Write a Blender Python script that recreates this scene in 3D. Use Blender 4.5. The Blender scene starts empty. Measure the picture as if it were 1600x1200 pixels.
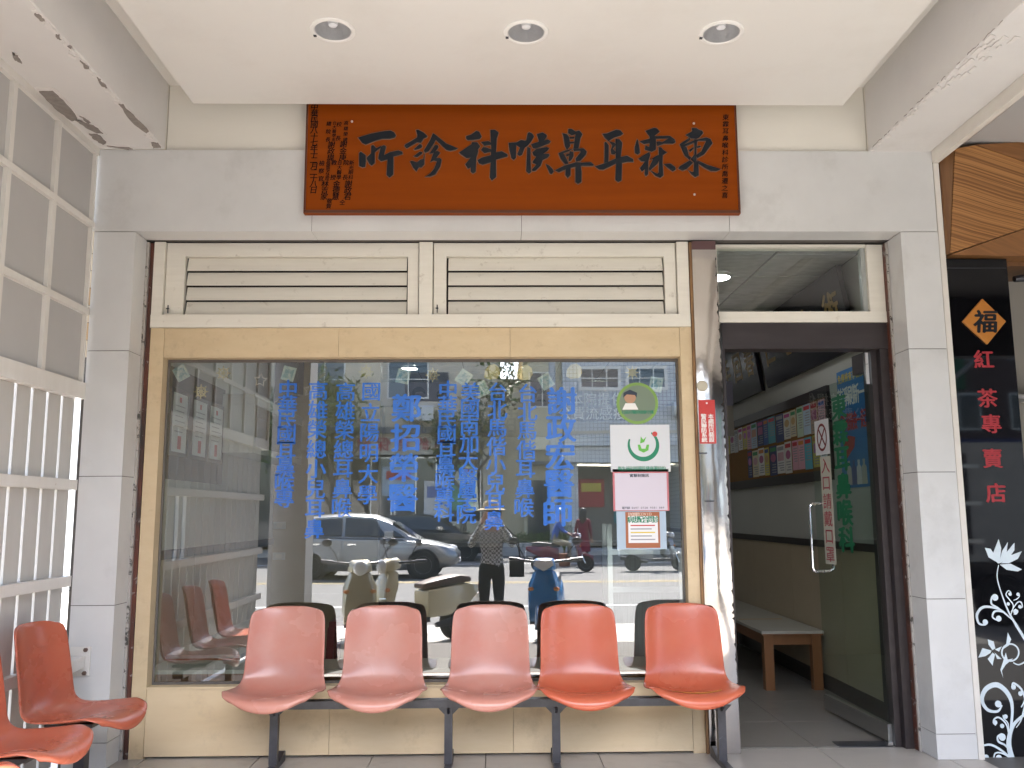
import bpy, bmesh, math, random
from mathutils import Vector, Matrix
R = math.radians
SC = bpy.context.scene
COL = SC.collection
rnd = random.Random(7)

# ---------------------------------------------------------------- camera
FPX, YAW, PIT, ROL = 1391.6, R(1.0974), R(8.2527), R(-0.3366)
CAM = Vector((0.0, -5.1856, 1.38))
cy, sy, cp, sp = math.cos(YAW), math.sin(YAW), math.cos(PIT), math.sin(PIT)
FW = Vector((sy*cp, cy*cp, sp)); RI0 = Vector((cy, -sy, 0)); UP0 = RI0.cross(FW)
RI = RI0*math.cos(ROL) + UP0*math.sin(ROL); UP = -RI0*math.sin(ROL) + UP0*math.cos(ROL)
camd = bpy.data.cameras.new('camera'); camo = bpy.data.objects.new('camera', camd); COL.objects.link(camo)
camd.sensor_fit = 'HORIZONTAL'; camd.sensor_width = 36.0; camd.lens = 36.0*FPX/1600.0
camd.clip_start = 0.05; camd.clip_end = 500
mw = Matrix((RI, UP, -FW)).transposed().to_4x4(); mw.translation = CAM
camo.matrix_world = mw
SC.camera = camo

# ---------------------------------------------------------------- sky, sun, exposure
SUN_DIR = Vector((0.04, -0.64, 0.76)).normalized()      # towards the sun
world = bpy.data.worlds.new('World'); SC.world = world; world.use_nodes = True
wn = world.node_tree.nodes; wl = world.node_tree.links
sky = wn.new('ShaderNodeTexSky'); sky.sky_type = 'NISHITA'; sky.sun_disc = False
sky.sun_elevation = math.asin(SUN_DIR.z); sky.sun_rotation = math.atan2(SUN_DIR.x, SUN_DIR.y)
sky.air_density = 1.0; sky.dust_density = 2.0; sky.ozone_density = 1.0
bg = wn['Background']; bg.inputs['Strength'].default_value = 0.15
wl.new(sky.outputs[0], bg.inputs['Color'])
sund = bpy.data.lights.new('sun', 'SUN'); sund.energy = 5.0; sund.angle = R(0.55); sund.color = (1.0, 0.965, 0.915)
suno = bpy.data.objects.new('sun', sund); COL.objects.link(suno)
suno.rotation_euler = (-SUN_DIR).to_track_quat('-Z', 'Y').to_euler(); suno.location = (-20, 5, 25)
SC.view_settings.view_transform = 'Standard'; SC.view_settings.look = 'None'
SC.view_settings.exposure = 3.05; SC.view_settings.gamma = 1.0
SC.render.engine = 'CYCLES'
cyc = SC.cycles
cyc.use_denoising = True; cyc.max_bounces = 10; cyc.diffuse_bounces = 5; cyc.glossy_bounces = 6
cyc.transmission_bounces = 8; cyc.transparent_max_bounces = 24
cyc.caustics_reflective = False; cyc.caustics_refractive = False; cyc.sample_clamp_indirect = 8.0

# ---------------------------------------------------------------- pixel helpers (directions of the photograph)
def ray(px, py): return RI*((px-800)/FPX) - UP*((py-600)/FPX) + FW
def Wp(px, py, Y):                       # point on the plane y = Y
    r = ray(px, py); t = (Y-CAM.y)/r.y; return CAM + r*t
def Gp(px, py, z):                       # point on the plane z
    r = ray(px, py); t = (z-CAM.z)/r.z; return CAM + r*t
def Sp(px, py, X):                       # point on the plane x = X
    r = ray(px, py); t = (X-CAM.x)/r.x; return CAM + r*t

# ---------------------------------------------------------------- materials
MATS = {}
def nd(nt, t, **kw):
    n = nt.nodes.new(t)
    for k, v in kw.items(): setattr(n, k, v)
    return n
def mat(name, col, rough=0.5, metal=0.0, col2=None, scale=6.0, amt=0.5, bump=0.0, bscale=None, spec=0.5,
        stretch=None, coat=0.0, emit=None, estr=0.0, rvar=0.0, detail=6.0, dirt=None, dscale=1.2, dlo=.55, dhi=.75, damt=.6, trans=0.0, cior=1.5, crough=.08):
    if name in MATS: return MATS[name]
    m = bpy.data.materials.new(name); m.use_nodes = True; nt = m.node_tree
    b = nt.nodes['Principled BSDF']; L = nt.links.new
    b.inputs['Roughness'].default_value = rough; b.inputs['Metallic'].default_value = metal
    b.inputs['Specular IOR Level'].default_value = spec
    b.inputs['Coat Weight'].default_value = coat; b.inputs['Coat Roughness'].default_value = crough; b.inputs['Coat IOR'].default_value = cior
    c4 = (*col, 1)
    b.inputs['Base Color'].default_value = c4
    if trans: b.inputs['Transmission Weight'].default_value = trans
    tc = nd(nt, 'ShaderNodeTexCoord'); oi = nd(nt, 'ShaderNodeObjectInfo')
    add = nd(nt, 'ShaderNodeVectorMath', operation='MULTIPLY_ADD')
    cmb = nd(nt, 'ShaderNodeCombineXYZ')
    for i in range(3): L(oi.outputs['Random'], cmb.inputs[i])
    add.inputs[1].default_value = (37, 53, 71)
    L(cmb.outputs[0], add.inputs[0]); L(tc.outputs['Object'], add.inputs[2])
    vec = add.outputs[0]
    mp = nd(nt, 'ShaderNodeMapping'); mp.inputs['Scale'].default_value = stretch or (1, 1, 1)
    L(vec, mp.inputs['Vector'])
    nz = nd(nt, 'ShaderNodeTexNoise'); nz.inputs['Scale'].default_value = scale; nz.inputs['Detail'].default_value = detail
    nz.inputs['Roughness'].default_value = 0.6
    L(mp.outputs[0], nz.inputs['Vector'])
    last = None
    if col2:
        ra = nd(nt, 'ShaderNodeValToRGB'); ra.color_ramp.elements[0].position = 0.5-amt/2; ra.color_ramp.elements[1].position = 0.5+amt/2
        ra.color_ramp.elements[0].color = c4; ra.color_ramp.elements[1].color = (*col2, 1)
        L(nz.outputs['Fac'], ra.inputs['Fac']); last = ra.outputs[0]
    if dirt:
        n2 = nd(nt, 'ShaderNodeTexNoise'); n2.inputs['Scale'].default_value = dscale; n2.inputs['Detail'].default_value = 9; n2.inputs['Roughness'].default_value = .68
        L(vec, n2.inputs['Vector'])
        mr = nd(nt, 'ShaderNodeMapRange'); mr.inputs['From Min'].default_value = dlo; mr.inputs['From Max'].default_value = dhi
        mr.inputs['To Max'].default_value = damt; L(n2.outputs['Fac'], mr.inputs['Value'])
        mx = nd(nt, 'ShaderNodeMix', data_type='RGBA')
        L(mr.outputs[0], mx.inputs['Factor'])
        if last: L(last, mx.inputs['A'])
        else: mx.inputs['A'].default_value = c4
        mx.inputs['B'].default_value = (*dirt, 1); last = mx.outputs['Result']
    if last: L(last, b.inputs['Base Color'])
    if rvar:
        mr2 = nd(nt, 'ShaderNodeMapRange'); mr2.inputs['To Min'].default_value = max(0, rough-rvar); mr2.inputs['To Max'].default_value = min(1, rough+rvar)
        L(nz.outputs['Fac'], mr2.inputs['Value']); L(mr2.outputs[0], b.inputs['Roughness'])
    if bump:
        bp = nd(nt, 'ShaderNodeBump'); bp.inputs['Strength'].default_value = 1.0; bp.inputs['Distance'].default_value = bump
        if bscale:
            n3 = nd(nt, 'ShaderNodeTexNoise'); n3.inputs['Scale'].default_value = bscale; n3.inputs['Detail'].default_value = 4
            L(mp.outputs[0], n3.inputs['Vector']); L(n3.outputs['Fac'], bp.inputs['Height'])
        else: L(nz.outputs['Fac'], bp.inputs['Height'])
        L(bp.outputs[0], b.inputs['Normal'])
    if emit:
        b.inputs['Emission Color'].default_value = (*emit, 1); b.inputs['Emission Strength'].default_value = estr
    MATS[name] = m; return m
def glassmat(name, refl=0.1, tint=(0.93, 0.96, 0.94), rough=0.0, wav=0.0):
    if name in MATS: return MATS[name]
    m = bpy.data.materials.new(name); m.use_nodes = True; nt = m.node_tree; L = nt.links.new
    nt.nodes.remove(nt.nodes['Principled BSDF']); out = nt.nodes['Material Output']
    t = nd(nt, 'ShaderNodeBsdfTransparent'); t.inputs[0].default_value = (*tint, 1)
    g = nd(nt, 'ShaderNodeBsdfGlossy'); g.inputs['Roughness'].default_value = rough; g.inputs['Color'].default_value = (1, 1, 1, 1)
    fr = nd(nt, 'ShaderNodeFresnel'); fr.inputs['IOR'].default_value = 1.5
    ad = nd(nt, 'ShaderNodeMath', operation='ADD', use_clamp=True); ad.inputs[1].default_value = refl-0.04
    mx = nd(nt, 'ShaderNodeMixShader')
    ge = nd(nt, 'ShaderNodeNewGeometry'); inv = nd(nt, 'ShaderNodeMath', operation='SUBTRACT'); inv.inputs[0].default_value = 1.0   # light leaving the pane: no second mirror image
    mu = nd(nt, 'ShaderNodeMath', operation='MULTIPLY'); L(ge.outputs['Backfacing'], inv.inputs[1]); L(ad.outputs[0], mu.inputs[0]); L(inv.outputs[0], mu.inputs[1])
    L(fr.outputs[0], ad.inputs[0]); L(mu.outputs[0], mx.inputs[0]); L(t.outputs[0], mx.inputs[1]); L(g.outputs[0], mx.inputs[2])
    L(mx.outputs[0], out.inputs[0])
    if wav:
        tc = nd(nt, 'ShaderNodeTexCoord'); nz = nd(nt, 'ShaderNodeTexNoise'); nz.inputs['Scale'].default_value = 1.3; nz.inputs['Detail'].default_value = 1
        bp = nd(nt, 'ShaderNodeBump'); bp.inputs['Distance'].default_value = wav; L(tc.outputs['Object'], nz.inputs['Vector'])
        L(nz.outputs['Fac'], bp.inputs['Height']); L(bp.outputs[0], g.inputs['Normal'])
    MATS[name] = m; return m

# ---------------------------------------------------------------- mesh helpers
def obj(name, bm, m, parent=None, smooth=False, bevel=0.0, seg=2, ang=35):
    me = bpy.data.meshes.new(name)
    if bevel > 0:
        ed = [e for e in bm.edges if len(e.link_faces) == 2 and e.calc_face_angle(0) > R(30)]
        bmesh.ops.bevel(bm, geom=ed, offset=bevel, offset_type='OFFSET', segments=seg, profile=0.5, affect='EDGES', clamp_overlap=True)
    bm.normal_update(); bm.to_mesh(me); bm.free()
    return wrap(name, me, m, parent, smooth, ang)
def wrap(name, me, m, parent=None, smooth=False, ang=35):
    for mm in (m if isinstance(m, (list, tuple)) else [m]): me.materials.append(mm)
    if smooth:
        me.polygons.foreach_set('use_smooth', [True]*len(me.polygons))
        if ang < 180: me.set_sharp_from_angle(angle=R(ang))
    o = bpy.data.objects.new(name, me); COL.objects.link(o)
    if parent:
        o.parent = parent
        if parent.name in WORLD: o.matrix_parent_inverse = Matrix.Translation(-parent.location)
    return o
WORLD = set()                            # things whose parts are given in world coordinates
def tag(o, label, cat, group=None):
    o['label'] = label; o['category'] = cat
    if group: o['group'] = group
    return o
def struct(o, label=None):
    o['kind'] = 'structure'
    if label: o['label'] = label
    return o
def thing(name, label, cat, loc=(0, 0, 0), rz=0.0, group=None):
    o = bpy.data.objects.new(name, None); COL.objects.link(o); o.location = loc; o.rotation_euler = (0, 0, rz); o.empty_display_size = .1
    return tag(o, label, cat, group)
def wthing(name, label, cat, loc, group=None):          # origin at the base, parts built in world coordinates
    o = thing(name, label, cat, loc, 0.0, group); WORLD.add(o.name); return o
def copy_tree(o, parent=None):
    c = o.copy(); COL.objects.link(c)
    if parent: c.parent = parent
    for ch in list(o.children): copy_tree(ch, c)
    return c
def B(): return bmesh.new()
def box(bm, x0, x1, y0, y1, z0, z1, M=None):
    vs = [bm.verts.new((x, y, z)) for z in (z0, z1) for x, y in ((x0, y0), (x1, y0), (x1, y1), (x0, y1))]
    for f in ((0, 3, 2, 1), (4, 5, 6, 7), (0, 1, 5, 4), (1, 2, 6, 5), (2, 3, 7, 6), (3, 0, 4, 7)): bm.faces.new([vs[i] for i in f])
    if M: bmesh.ops.transform(bm, matrix=M, verts=vs)
    return vs
def bx(name, x0, x1, y0, y1, z0, z1, m, parent=None, bevel=0.003, M=None, seg=2):
    bm = B(); box(bm, x0, x1, y0, y1, z0, z1, M)
    return obj(name, bm, m, parent, bevel=bevel, seg=seg, smooth=bevel > 0)
def prism(bm, pts, a, b, axis='y'):
    """pts 2-D polygon; axis y: (x,z) extruded from y=a to y=b; x: (y,z); z: (x,y)"""
    def P(p, t): return {'y': (p[0], t, p[1]), 'x': (t, p[0], p[1]), 'z': (p[0], p[1], t)}[axis]
    n = len(pts); A = [bm.verts.new(P(p, a)) for p in pts]; Bv = [bm.verts.new(P(p, b)) for p in pts]
    fs = [bm.faces.new(A), bm.faces.new(Bv[::-1])]
    for i in range(n): fs.append(bm.faces.new((A[i], Bv[i], Bv[(i+1) % n], A[(i+1) % n])))
    bmesh.ops.recalc_face_normals(bm, faces=fs)
    return A+Bv
def tube(bm, pts, r, n=8, caps=True):
    pts = [Vector(p) for p in pts]; rs = r if isinstance(r, (list, tuple)) else [r]*len(pts)
    rings = []; prev = None
    for i, p in enumerate(pts):
        d = (pts[min(i+1, len(pts)-1)] - pts[max(i-1, 0)]).normalized()
        if prev is None:
            u = d.cross(Vector((0, 0, 1)));  u = u if u.length > 0.1 else d.cross(Vector((1, 0, 0)))
        else: u = prev - d*prev.dot(d)
        u.normalize(); prev = u; v = d.cross(u)
        rings.append([bm.verts.new(p + (u*math.cos(2*math.pi*k/n) + v*math.sin(2*math.pi*k/n))*rs[i]) for k in range(n)])
    for a, b in zip(rings, rings[1:]):
        for k in range(n): bm.faces.new((a[k], a[(k+1) % n], b[(k+1) % n], b[k]))
    if caps: bm.faces.new(rings[0][::-1]); bm.faces.new(rings[-1])
def lathe(bm, prof, n=24, M=None, cap=True):
    """prof: (r, h) pairs around z"""
    rings = []
    for r_, h in prof: rings.append([bm.verts.new((r_*math.cos(2*math.pi*k/n), r_*math.sin(2*math.pi*k/n), h)) for k in range(n)])
    fs = []
    for a, b in zip(rings, rings[1:]):
        for k in range(n): fs.append(bm.faces.new((a[k], a[(k+1) % n], b[(k+1) % n], b[k])))
    if cap: fs.append(bm.faces.new(rings[0][::-1])); fs.append(bm.faces.new(rings[-1]))
    if M: bmesh.ops.transform(bm, matrix=M, verts=[v for rg in rings for v in rg])
    return fs
def loft(bm, rings, caps=True):
    rv = [[bm.verts.new(p) for p in rg] for rg in rings]; n = len(rv[0])
    for a, b in zip(rv, rv[1:]):
        for k in range(n): bm.faces.new((a[k], a[(k+1) % n], b[(k+1) % n], b[k]))
    if caps: bm.faces.new(rv[0][::-1]); bm.faces.new(rv[-1])
    bmesh.ops.recalc_face_normals(bm, faces=bm.faces[:])
def sphere(bm, c, rx, ry=None, rz=None, u=14, v=9):
    ry = ry or rx; rz = rz or rx
    g = bmesh.ops.create_uvsphere(bm, u_segments=u, v_segments=v, radius=1)
    bmesh.ops.transform(bm, matrix=Matrix.Translation(c) @ Matrix.Diagonal((rx, ry, rz, 1)), verts=g['verts'])

# ---------------------------------------------------------------- lettering (Blender's own font, turned into meshes)
GL = {}
def glyph(ch, bold=0.0):
    k = (ch, bold)
    if k in GL: return GL[k]
    cu = bpy.data.curves.new('g', 'FONT'); cu.body = ch; cu.size = 1.0; cu.align_x = 'CENTER'; cu.align_y = 'CENTER'; cu.offset = bold
    cu.resolution_u = 3; cu.fill_mode = 'FRONT'
    o = bpy.data.objects.new('g', cu); COL.objects.link(o)
    dg = bpy.context.evaluated_depsgraph_get(); dg.update()
    me = bpy.data.meshes.new_from_object(o.evaluated_get(dg))
    vs = [tuple(v.co) for v in me.vertices]; fs = [tuple(p.vertices) for p in me.polygons]
    bpy.data.objects.remove(o); bpy.data.curves.remove(cu); bpy.data.meshes.remove(me)
    if vs and ord(ch) > 0x2e80:
        xs = [v[0] for v in vs]; ys = [v[1] for v in vs]
        mx, my = (min(xs)+max(xs))/2, (min(ys)+max(ys))/2
        vs = [(v[0]-mx, v[1]-my, 0) for v in vs]
    GL[k] = (vs, fs); return GL[k]
EM = None
def put(bm, ch, o, ax, ay, w, h, bold=0.0, shear=0.0, thick=0.0):
    """one character centred at o, in the plane ax (to the right), ay (up), cell w x h metres"""
    global EM
    if EM is None:
        v = glyph('國', 0.0)[0]; EM = max(p[0] for p in v)-min(p[0] for p in v)
    vs, fs = glyph(ch, 0.0)
    o = Vector(o); ax = Vector(ax); ay = Vector(ay); nrm = ax.cross(ay).normalized()
    offs_ = [(0, 0)] if bold < .005 else [(-bold, 0), (bold, 0), (0, -bold*.6), (0, bold*.6)]
    for k_, (dx_, dy_) in enumerate(offs_):       # heavier strokes: the same glyph shifted a little, each copy 0.15 mm behind the last
        nv = [bm.verts.new(o + ax*((x + dx_ + shear*y)*w/EM) + ay*((y + dy_)*h/EM) - nrm*(.00015*k_)) for x, y, _ in vs]
        for f in fs:
            try: bm.faces.new([nv[i] for i in f])
            except ValueError: pass
def column(bm, s, o, ax, ay, w, h, pitch, **kw):
    o = Vector(o); ay_ = Vector(ay)
    for i, ch in enumerate(s):
        if ch != ' ': put(bm, ch, o - ay_*(i*pitch), ax, ay, w, h, **kw)
def line(bm, s, o, ax, ay, w, h, pitch, **kw):
    o = Vector(o); ax_ = Vector(ax)
    for i, ch in enumerate(s):
        if ch != ' ': put(bm, ch, o + ax_*(i*pitch), ax, ay, w, h, **kw)
XA, ZA = Vector((1, 0, 0)), Vector((0, 0, 1))

# ================================================================ materials used all over
MARBLE = mat('marble', (0.54, 0.54, 0.53), 0.32, col2=(0.64, 0.64, 0.63), scale=1.6, amt=.5, detail=10, dirt=(0.36, 0.35, 0.33), dscale=2.4, dlo=.54, dhi=.80, damt=.5, rvar=.1, bump=.0004)
CREAM = mat('cream_paint', (0.68, 0.65, 0.58), 0.6, col2=(0.74, 0.715, 0.65), scale=1.1, amt=.6, stretch=(.6, 1, 2.5), dirt=(0.50, 0.45, 0.36), dscale=3.0, dlo=.60, dhi=.78, damt=.35, bump=.0006)
CEILM = mat('ceiling_paint', (0.67, 0.655, 0.62), 0.75, col2=(0.70, 0.685, 0.65), scale=.9, amt=.6, bump=.0005, bscale=30, dirt=(.56, .53, .48), dscale=1.3, dlo=.52, dhi=.85, damt=.5)
BEAMM = mat('beam_plaster', (0.60, 0.585, 0.57), 0.8, col2=(0.66, 0.645, 0.625), scale=2.0, amt=.6, bump=.0015, bscale=14, dirt=(0.44, 0.41, 0.37), dscale=1.5, dlo=.58, dhi=.8, damt=.45)
PEEL = mat('bare_cement', (0.20, 0.175, 0.16), 0.95, col2=(0.28, 0.25, 0.225), scale=30, bump=.002)
FLAKE = mat('paint_flake', (0.72, 0.70, 0.68), 0.7, col2=(0.62, 0.59, 0.56), scale=40, bump=.003)
SAND = mat('sandstone', (0.54, 0.415, 0.25), 0.6, col2=(0.64, 0.515, 0.335), scale=5, amt=.7, stretch=(1, 1, 2.5), detail=10, dirt=(0.40, 0.30, 0.19), dscale=14, dlo=.56, dhi=.72, damt=.5, bump=.0006, bscale=60)
SANDB = mat('sandstone_base', (0.60, 0.465, 0.28), 0.55, col2=(0.70, 0.57, 0.38), scale=4, amt=.7, stretch=(.7, 1, 3), detail=10, dirt=(0.36, 0.27, 0.17), dscale=5, dlo=.54, dhi=.75, damt=.5, bump=.0006, bscale=60)
WHITEP = mat('white_enamel', (0.66, 0.63, 0.55), 0.42, col2=(0.74, 0.71, 0.63), scale=7, amt=.6, stretch=(.5, 1, 6), dirt=(0.34, 0.29, 0.22), dscale=11, dlo=.60, dhi=.74, damt=.7)
SCREENP = mat('screen_paint', (0.70, 0.68, 0.64), 0.45, col2=(0.62, 0.59, 0.54), scale=5, amt=.6, stretch=(2, 2, .4), dirt=(0.30, 0.17, 0.09), dscale=9, dlo=.70, dhi=.74, damt=.8)
RUST = mat('grimy_rail', (0.035, 0.022, 0.018), 0.55, col2=(0.12, 0.035, 0.02), scale=20, amt=.3, stretch=(1, 1, .2), dirt=(0.35, 0.34, 0.32), dscale=26, dlo=.60, dhi=.63, damt=.8, bump=.002)
SHADOWGAP = mat('dark_gap', (0.02, 0.018, 0.015), 0.9)
STEEL = mat('stainless', (0.58, 0.55, 0.51), 0.13, 1.0, col2=(0.50, 0.46, 0.43), scale=4, rvar=.04, bump=.003, bscale=5.5, stretch=(1, 1, .6), dirt=(.35, .25, .17), dscale=16, dlo=.68, dhi=.74, damt=.4)
CHROME = mat('chrome', (0.85, 0.85, 0.85), 0.08, 1.0)
ALU = mat('aluminium', (0.66, 0.67, 0.68), 0.32, 1.0, col2=(.58, .59, .6), scale=3)
DFRAME = mat('bronze_frame', (0.032, 0.025, 0.025), 0.38, 0.3, col2=(0.05, 0.04, 0.04), scale=6, amt=.6, stretch=(.4, 1, 3), rvar=.1)
RUBBER = mat('rubber', (0.018, 0.018, 0.02), 0.7)
BLACKM = mat('black_steel', (0.025, 0.026, 0.032), 0.38, 0.2, col2=(0.06, 0.06, 0.07), scale=12, dirt=(0.30, 0.32, 0.36), dscale=22, dlo=.66, dhi=.70, damt=.5)
PAPER = mat('paper', (0.74, 0.74, 0.75), 0.6)

# ================================================================ setting: floor, ceiling
def slab(name, pts, z0, z1, m, parent=None):
    bm = B(); prism(bm, pts, z0, z1, 'z'); return obj(name, bm, m, parent)
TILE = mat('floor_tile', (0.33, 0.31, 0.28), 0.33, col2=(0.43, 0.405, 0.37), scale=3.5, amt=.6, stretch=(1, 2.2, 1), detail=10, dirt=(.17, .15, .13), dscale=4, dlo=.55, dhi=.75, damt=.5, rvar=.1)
GRANITE = mat('granite_strip', (0.20, 0.19, 0.18), 0.5, col2=(0.34, 0.32, 0.30), scale=120, amt=.5)
GROUT = mat('grout', (0.10, 0.09, 0.08), 0.9)
arcade = struct(slab('arcade_floor', [(-2.42, -4.25), (2.72, -4.25), (2.72, .30), (-2.42, .30)], -.20, -.012, GROUT), 'tiled arcade floor in front of the shop')
inner = struct(slab('room_floor', [(-2.42, .302), (2.62, .302), (2.62, 9.9), (-2.42, 9.9)], -.20, -.0125, GROUT), 'tiled floor of the room behind the glass')
k = 0
tb = B(); box(tb, .002, .648, .002, .648, -.011, 0); tme = bpy.data.meshes.new('floor_tile')
bmesh.ops.bevel(tb, geom=tb.edges[:], offset=.0015, segments=1, affect='EDGES'); tb.to_mesh(tb and tme); tb.free(); tme.materials.append(TILE)
tme2 = tme.copy(); tme2.materials.clear(); tme2.materials.append(mat('shaded_room_tile', (0.17, 0.16, 0.14), 0.35, col2=(0.24, 0.225, 0.20), scale=3.5, amt=.6, stretch=(1, 2.2, 1), detail=10, dirt=(.12, .11, .10), dscale=4, dlo=.55, dhi=.75, damt=.5, rvar=.1))  # arcade tile copied darker: the room's dimness is put into the colour
def ftile(x, y, par):
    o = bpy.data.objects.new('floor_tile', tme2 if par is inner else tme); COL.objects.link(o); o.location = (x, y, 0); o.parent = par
for j in range(-4, 0):
    for i in range(8): ftile(-2.66+.65*i if i else -2.66, .28+.65*j, arcade) if -2.66+.65*i > -2.43 and -2.66+.65*i < 2.1 else None
bx('floor_tile', -2.42, -2.012, -2.32, .28, -.011, 0, TILE, arcade, .0015)
bx('floor_tile', 2.542, 2.72, -2.32, .28, -.011, 0, TILE, arcade, .0015)
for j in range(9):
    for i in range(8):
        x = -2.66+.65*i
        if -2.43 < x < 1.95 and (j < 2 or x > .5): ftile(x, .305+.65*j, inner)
for j in range(6): bx('floor_tile', 2.542, 2.6, .307+.65*j, .953+.65*j, -.011, 0, MATS['shaded_room_tile'], inner, .0015)

ceil = struct(slab('ceiling', [(-2.0, -4.05), (2.306, -4.05), (2.306, .03), (-2.0, .03)], 4.0, 4.1, CEILM), 'arcade ceiling above the dropped panel')
hb = B(); X0, X1, Y0, Y1, ZP = -1.807, 2.122, -3.75, -.1, 3.825
LX = [(-.822, -.932), (.165, -.922), (1.171, -.925)]
# dropped ceiling panel with three round openings
xs = [X0]
vs_all = []
def holed_panel(bm, x0, x1, y0, y1, z, holes, r, n=32):
    """flat sheet at z facing down with round holes: strips between the holes"""
    cuts = [x0] + [(holes[i][0]+holes[i+1][0])/2 for i in range(len(holes)-1)] + [x1]
    hw = .35
    for (hx, hy), a, b in zip(holes, cuts, cuts[1:]):
        ring = [bm.verts.new((hx+r*math.cos(2*math.pi*k/n), hy+r*math.sin(2*math.pi*k/n), z)) for k in range(n)]
        sq = []
        for k in range(n):
            t = 2*math.pi*k/n; c, s = math.cos(t), math.sin(t); q = hw/max(abs(c), abs(s))
            sq.append(bm.verts.new((hx+c*q, hy+s*q, z)))
        for k in range(n): bm.faces.new((ring[k], sq[k], sq[(k+1) % n], ring[(k+1) % n]))
        def q4(xa, xb, ya, yb): bm.faces.new([bm.verts.new(p) for p in ((xa, ya, z), (xa, yb, z), (xb, yb, z), (xb, ya, z))])
        q4(a, hx-hw, y0, y1); q4(hx+hw, b, y0, y1); q4(hx-hw, hx+hw, y0, hy-hw); q4(hx-hw, hx+hw, hy+hw, y1)
holed_panel(hb, X0, X1, Y0, Y1, ZP, LX, .098)
bmesh.ops.remove_doubles(hb, verts=hb.verts[:], dist=1e-4)
for f in hb.faces: f.normal_update()
for a in ((X0, X1, Y0, Y0), (X0, X1, Y1, Y1), (X0, X0, Y0, Y1), (X1, X1, Y0, Y1)):
    vv = [hb.verts.new(p) for p in ((a[0], a[2], ZP), (a[1], a[3], ZP), (a[1], a[3], 4.0), (a[0], a[2], 4.0))]; hb.faces.new(vv)
pan = obj('ceiling_panel', hb, CEILM); pan.parent = ceil
REFL = mat('lamp_reflector', (0.66, 0.66, 0.67), 0.30, 0.6, bump=.004, bscale=40)
RIMW = mat('lamp_rim', (0.78, 0.77, 0.74), 0.4)
BULB = mat('lamp_bulb', (0.75, 0.76, 0.78), 0.25)
nm = ['round recessed downlight above the first characters of the wooden plaque, hook at its rim',
      'round recessed downlight above the middle of the wooden plaque', 'round recessed downlight above the plaque end near the doorway']
for (x, y), lab in zip(LX, nm):
    t = wthing('downlight', lab, 'ceiling light', (x, y, ZP), 'unlit downlights in the arcade ceiling')
    bm = B(); lathe(bm, [(.092, .004), (.092, -.006), (.099, -.010), (.114, -.007), (.117, -.0005), (.105, -.0005)], 32, Matrix.Translation((x, y, ZP)), cap=False)
    obj('trim_ring', bm, RIMW, t, True)
    bm = B(); fs = lathe(bm, [(.092, -.004), (.090, .03), (.075, .09), (.05, .13), (.02, .14)], 32, Matrix.Translation((x, y, ZP)), cap=False)
    bmesh.ops.reverse_faces(bm, faces=fs); rf = obj('reflector', bm, REFL, t, True)
    bm = B(); lathe(bm, [(.001, .02), (.022, .025), (.032, .05), (.03, .09), (.02, .138)], 20, Matrix.Translation((x, y, ZP))); obj('bulb', bm, BULB, t, True)
    bx('clip', x-.105, x-.09, y+.03, y+.045, ZP-.014, ZP-.009, BLACKM, t, 0)

# ================================================================ arcade beams and columns
def ragged(bm, pts, z0, z1, axis='z', jit=.006, sub=4, rr=None):
    rr = rr or rnd; out = []
    n = len(pts)
    for i in range(n):
        a, b = pts[i], pts[(i+1) % n]
        for s in range(sub):
            t = s/sub
            out.append((a[0]+(b[0]-a[0])*t+rr.uniform(-jit, jit), a[1]+(b[1]-a[1])*t+rr.uniform(-jit, jit)))
    prism(bm, out, z0, z1, axis)
def beam(x0, x1, z0, lab):
    t = wthing('arcade_beam', lab, 'beam', ((x0+x1)/2, -2, z0), 'beams across the arcade ceiling')
    bm = B(); n = 60; rr = random.Random(int(x0*100)); rings = []
    for i in range(n+1):
        y = -4.25+4.25*i/n
        j = lambda s: rr.uniform(-s, s)
        rings.append([(x0+j(.001), y, z0+.006), (x0+.004, y, z0+j(.001)), (x0+.05, y, z0+j(.001)), (x1-.05, y, z0+j(.001)), (x1-.005+j(.002), y, z0+j(.001)), (x1+j(.001), y, z0+.006+j(.003)), (x1, y, 4.1), (x0, y, 4.1)])
    loft(bm, rings); obj('beam_core', bm, BEAMM, t)
    return t
bl = beam(-2.415, -2.0, 3.58, 'plastered beam with peeling paint above the white metal screen')
br = beam(2.306, 2.694, 3.573, 'plastered beam with cracked edge beside the wood panelled tea shop')
def spots(root, polys, z, nm='peeled_patch'):
    for pts in polys:
        w = [Gp(px, py, z) for px, py in pts]
        bm = B(); ragged(bm, [(p.x, p.y) for p in w], z-.0085, z-.002, 'z', .005); obj(nm, bm, PEEL, root)
        c = sum((Vector((p.x, p.y)) for p in w), Vector((0, 0)))/len(w)
        bm = B(); ragged(bm, [(c.x+(p.x-c.x)*1.35, c.y+(p.y-c.y)*1.25) for p in w], z-.0030, z-.0002, 'z', .009); obj('flake', bm, FLAKE, root)
spots(bl, [[(62, 142), (84, 141), (98, 155), (122, 184), (113, 188), (86, 168)], [(185, 160), (193, 162), (212, 183), (233, 204), (230, 207), (205, 188)],
           [(140, 208), (152, 208), (166, 220), (162, 225), (147, 216)], [(236, 221), (247, 222), (251, 229), (240, 230)], [(53, 18), (62, 20), (71, 30), (64, 31)],
           [(88, 52), (93, 52), (95, 60), (90, 58)], [(168, 227), (200, 229), (208, 232), (200, 232)], [(125, 180), (142, 190), (139, 192)], [(104, 69), (110, 70), (112, 77)], [(118, 186), (132, 190), (150, 197), (160, 207), (150, 206), (134, 197)], [(124, 92), (132, 97), (140, 106), (134, 106)], [(20, 82), (28, 86), (33, 97), (24, 92)], [(150, 118), (158, 124), (167, 136), (160, 133)]], 3.58)
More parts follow.
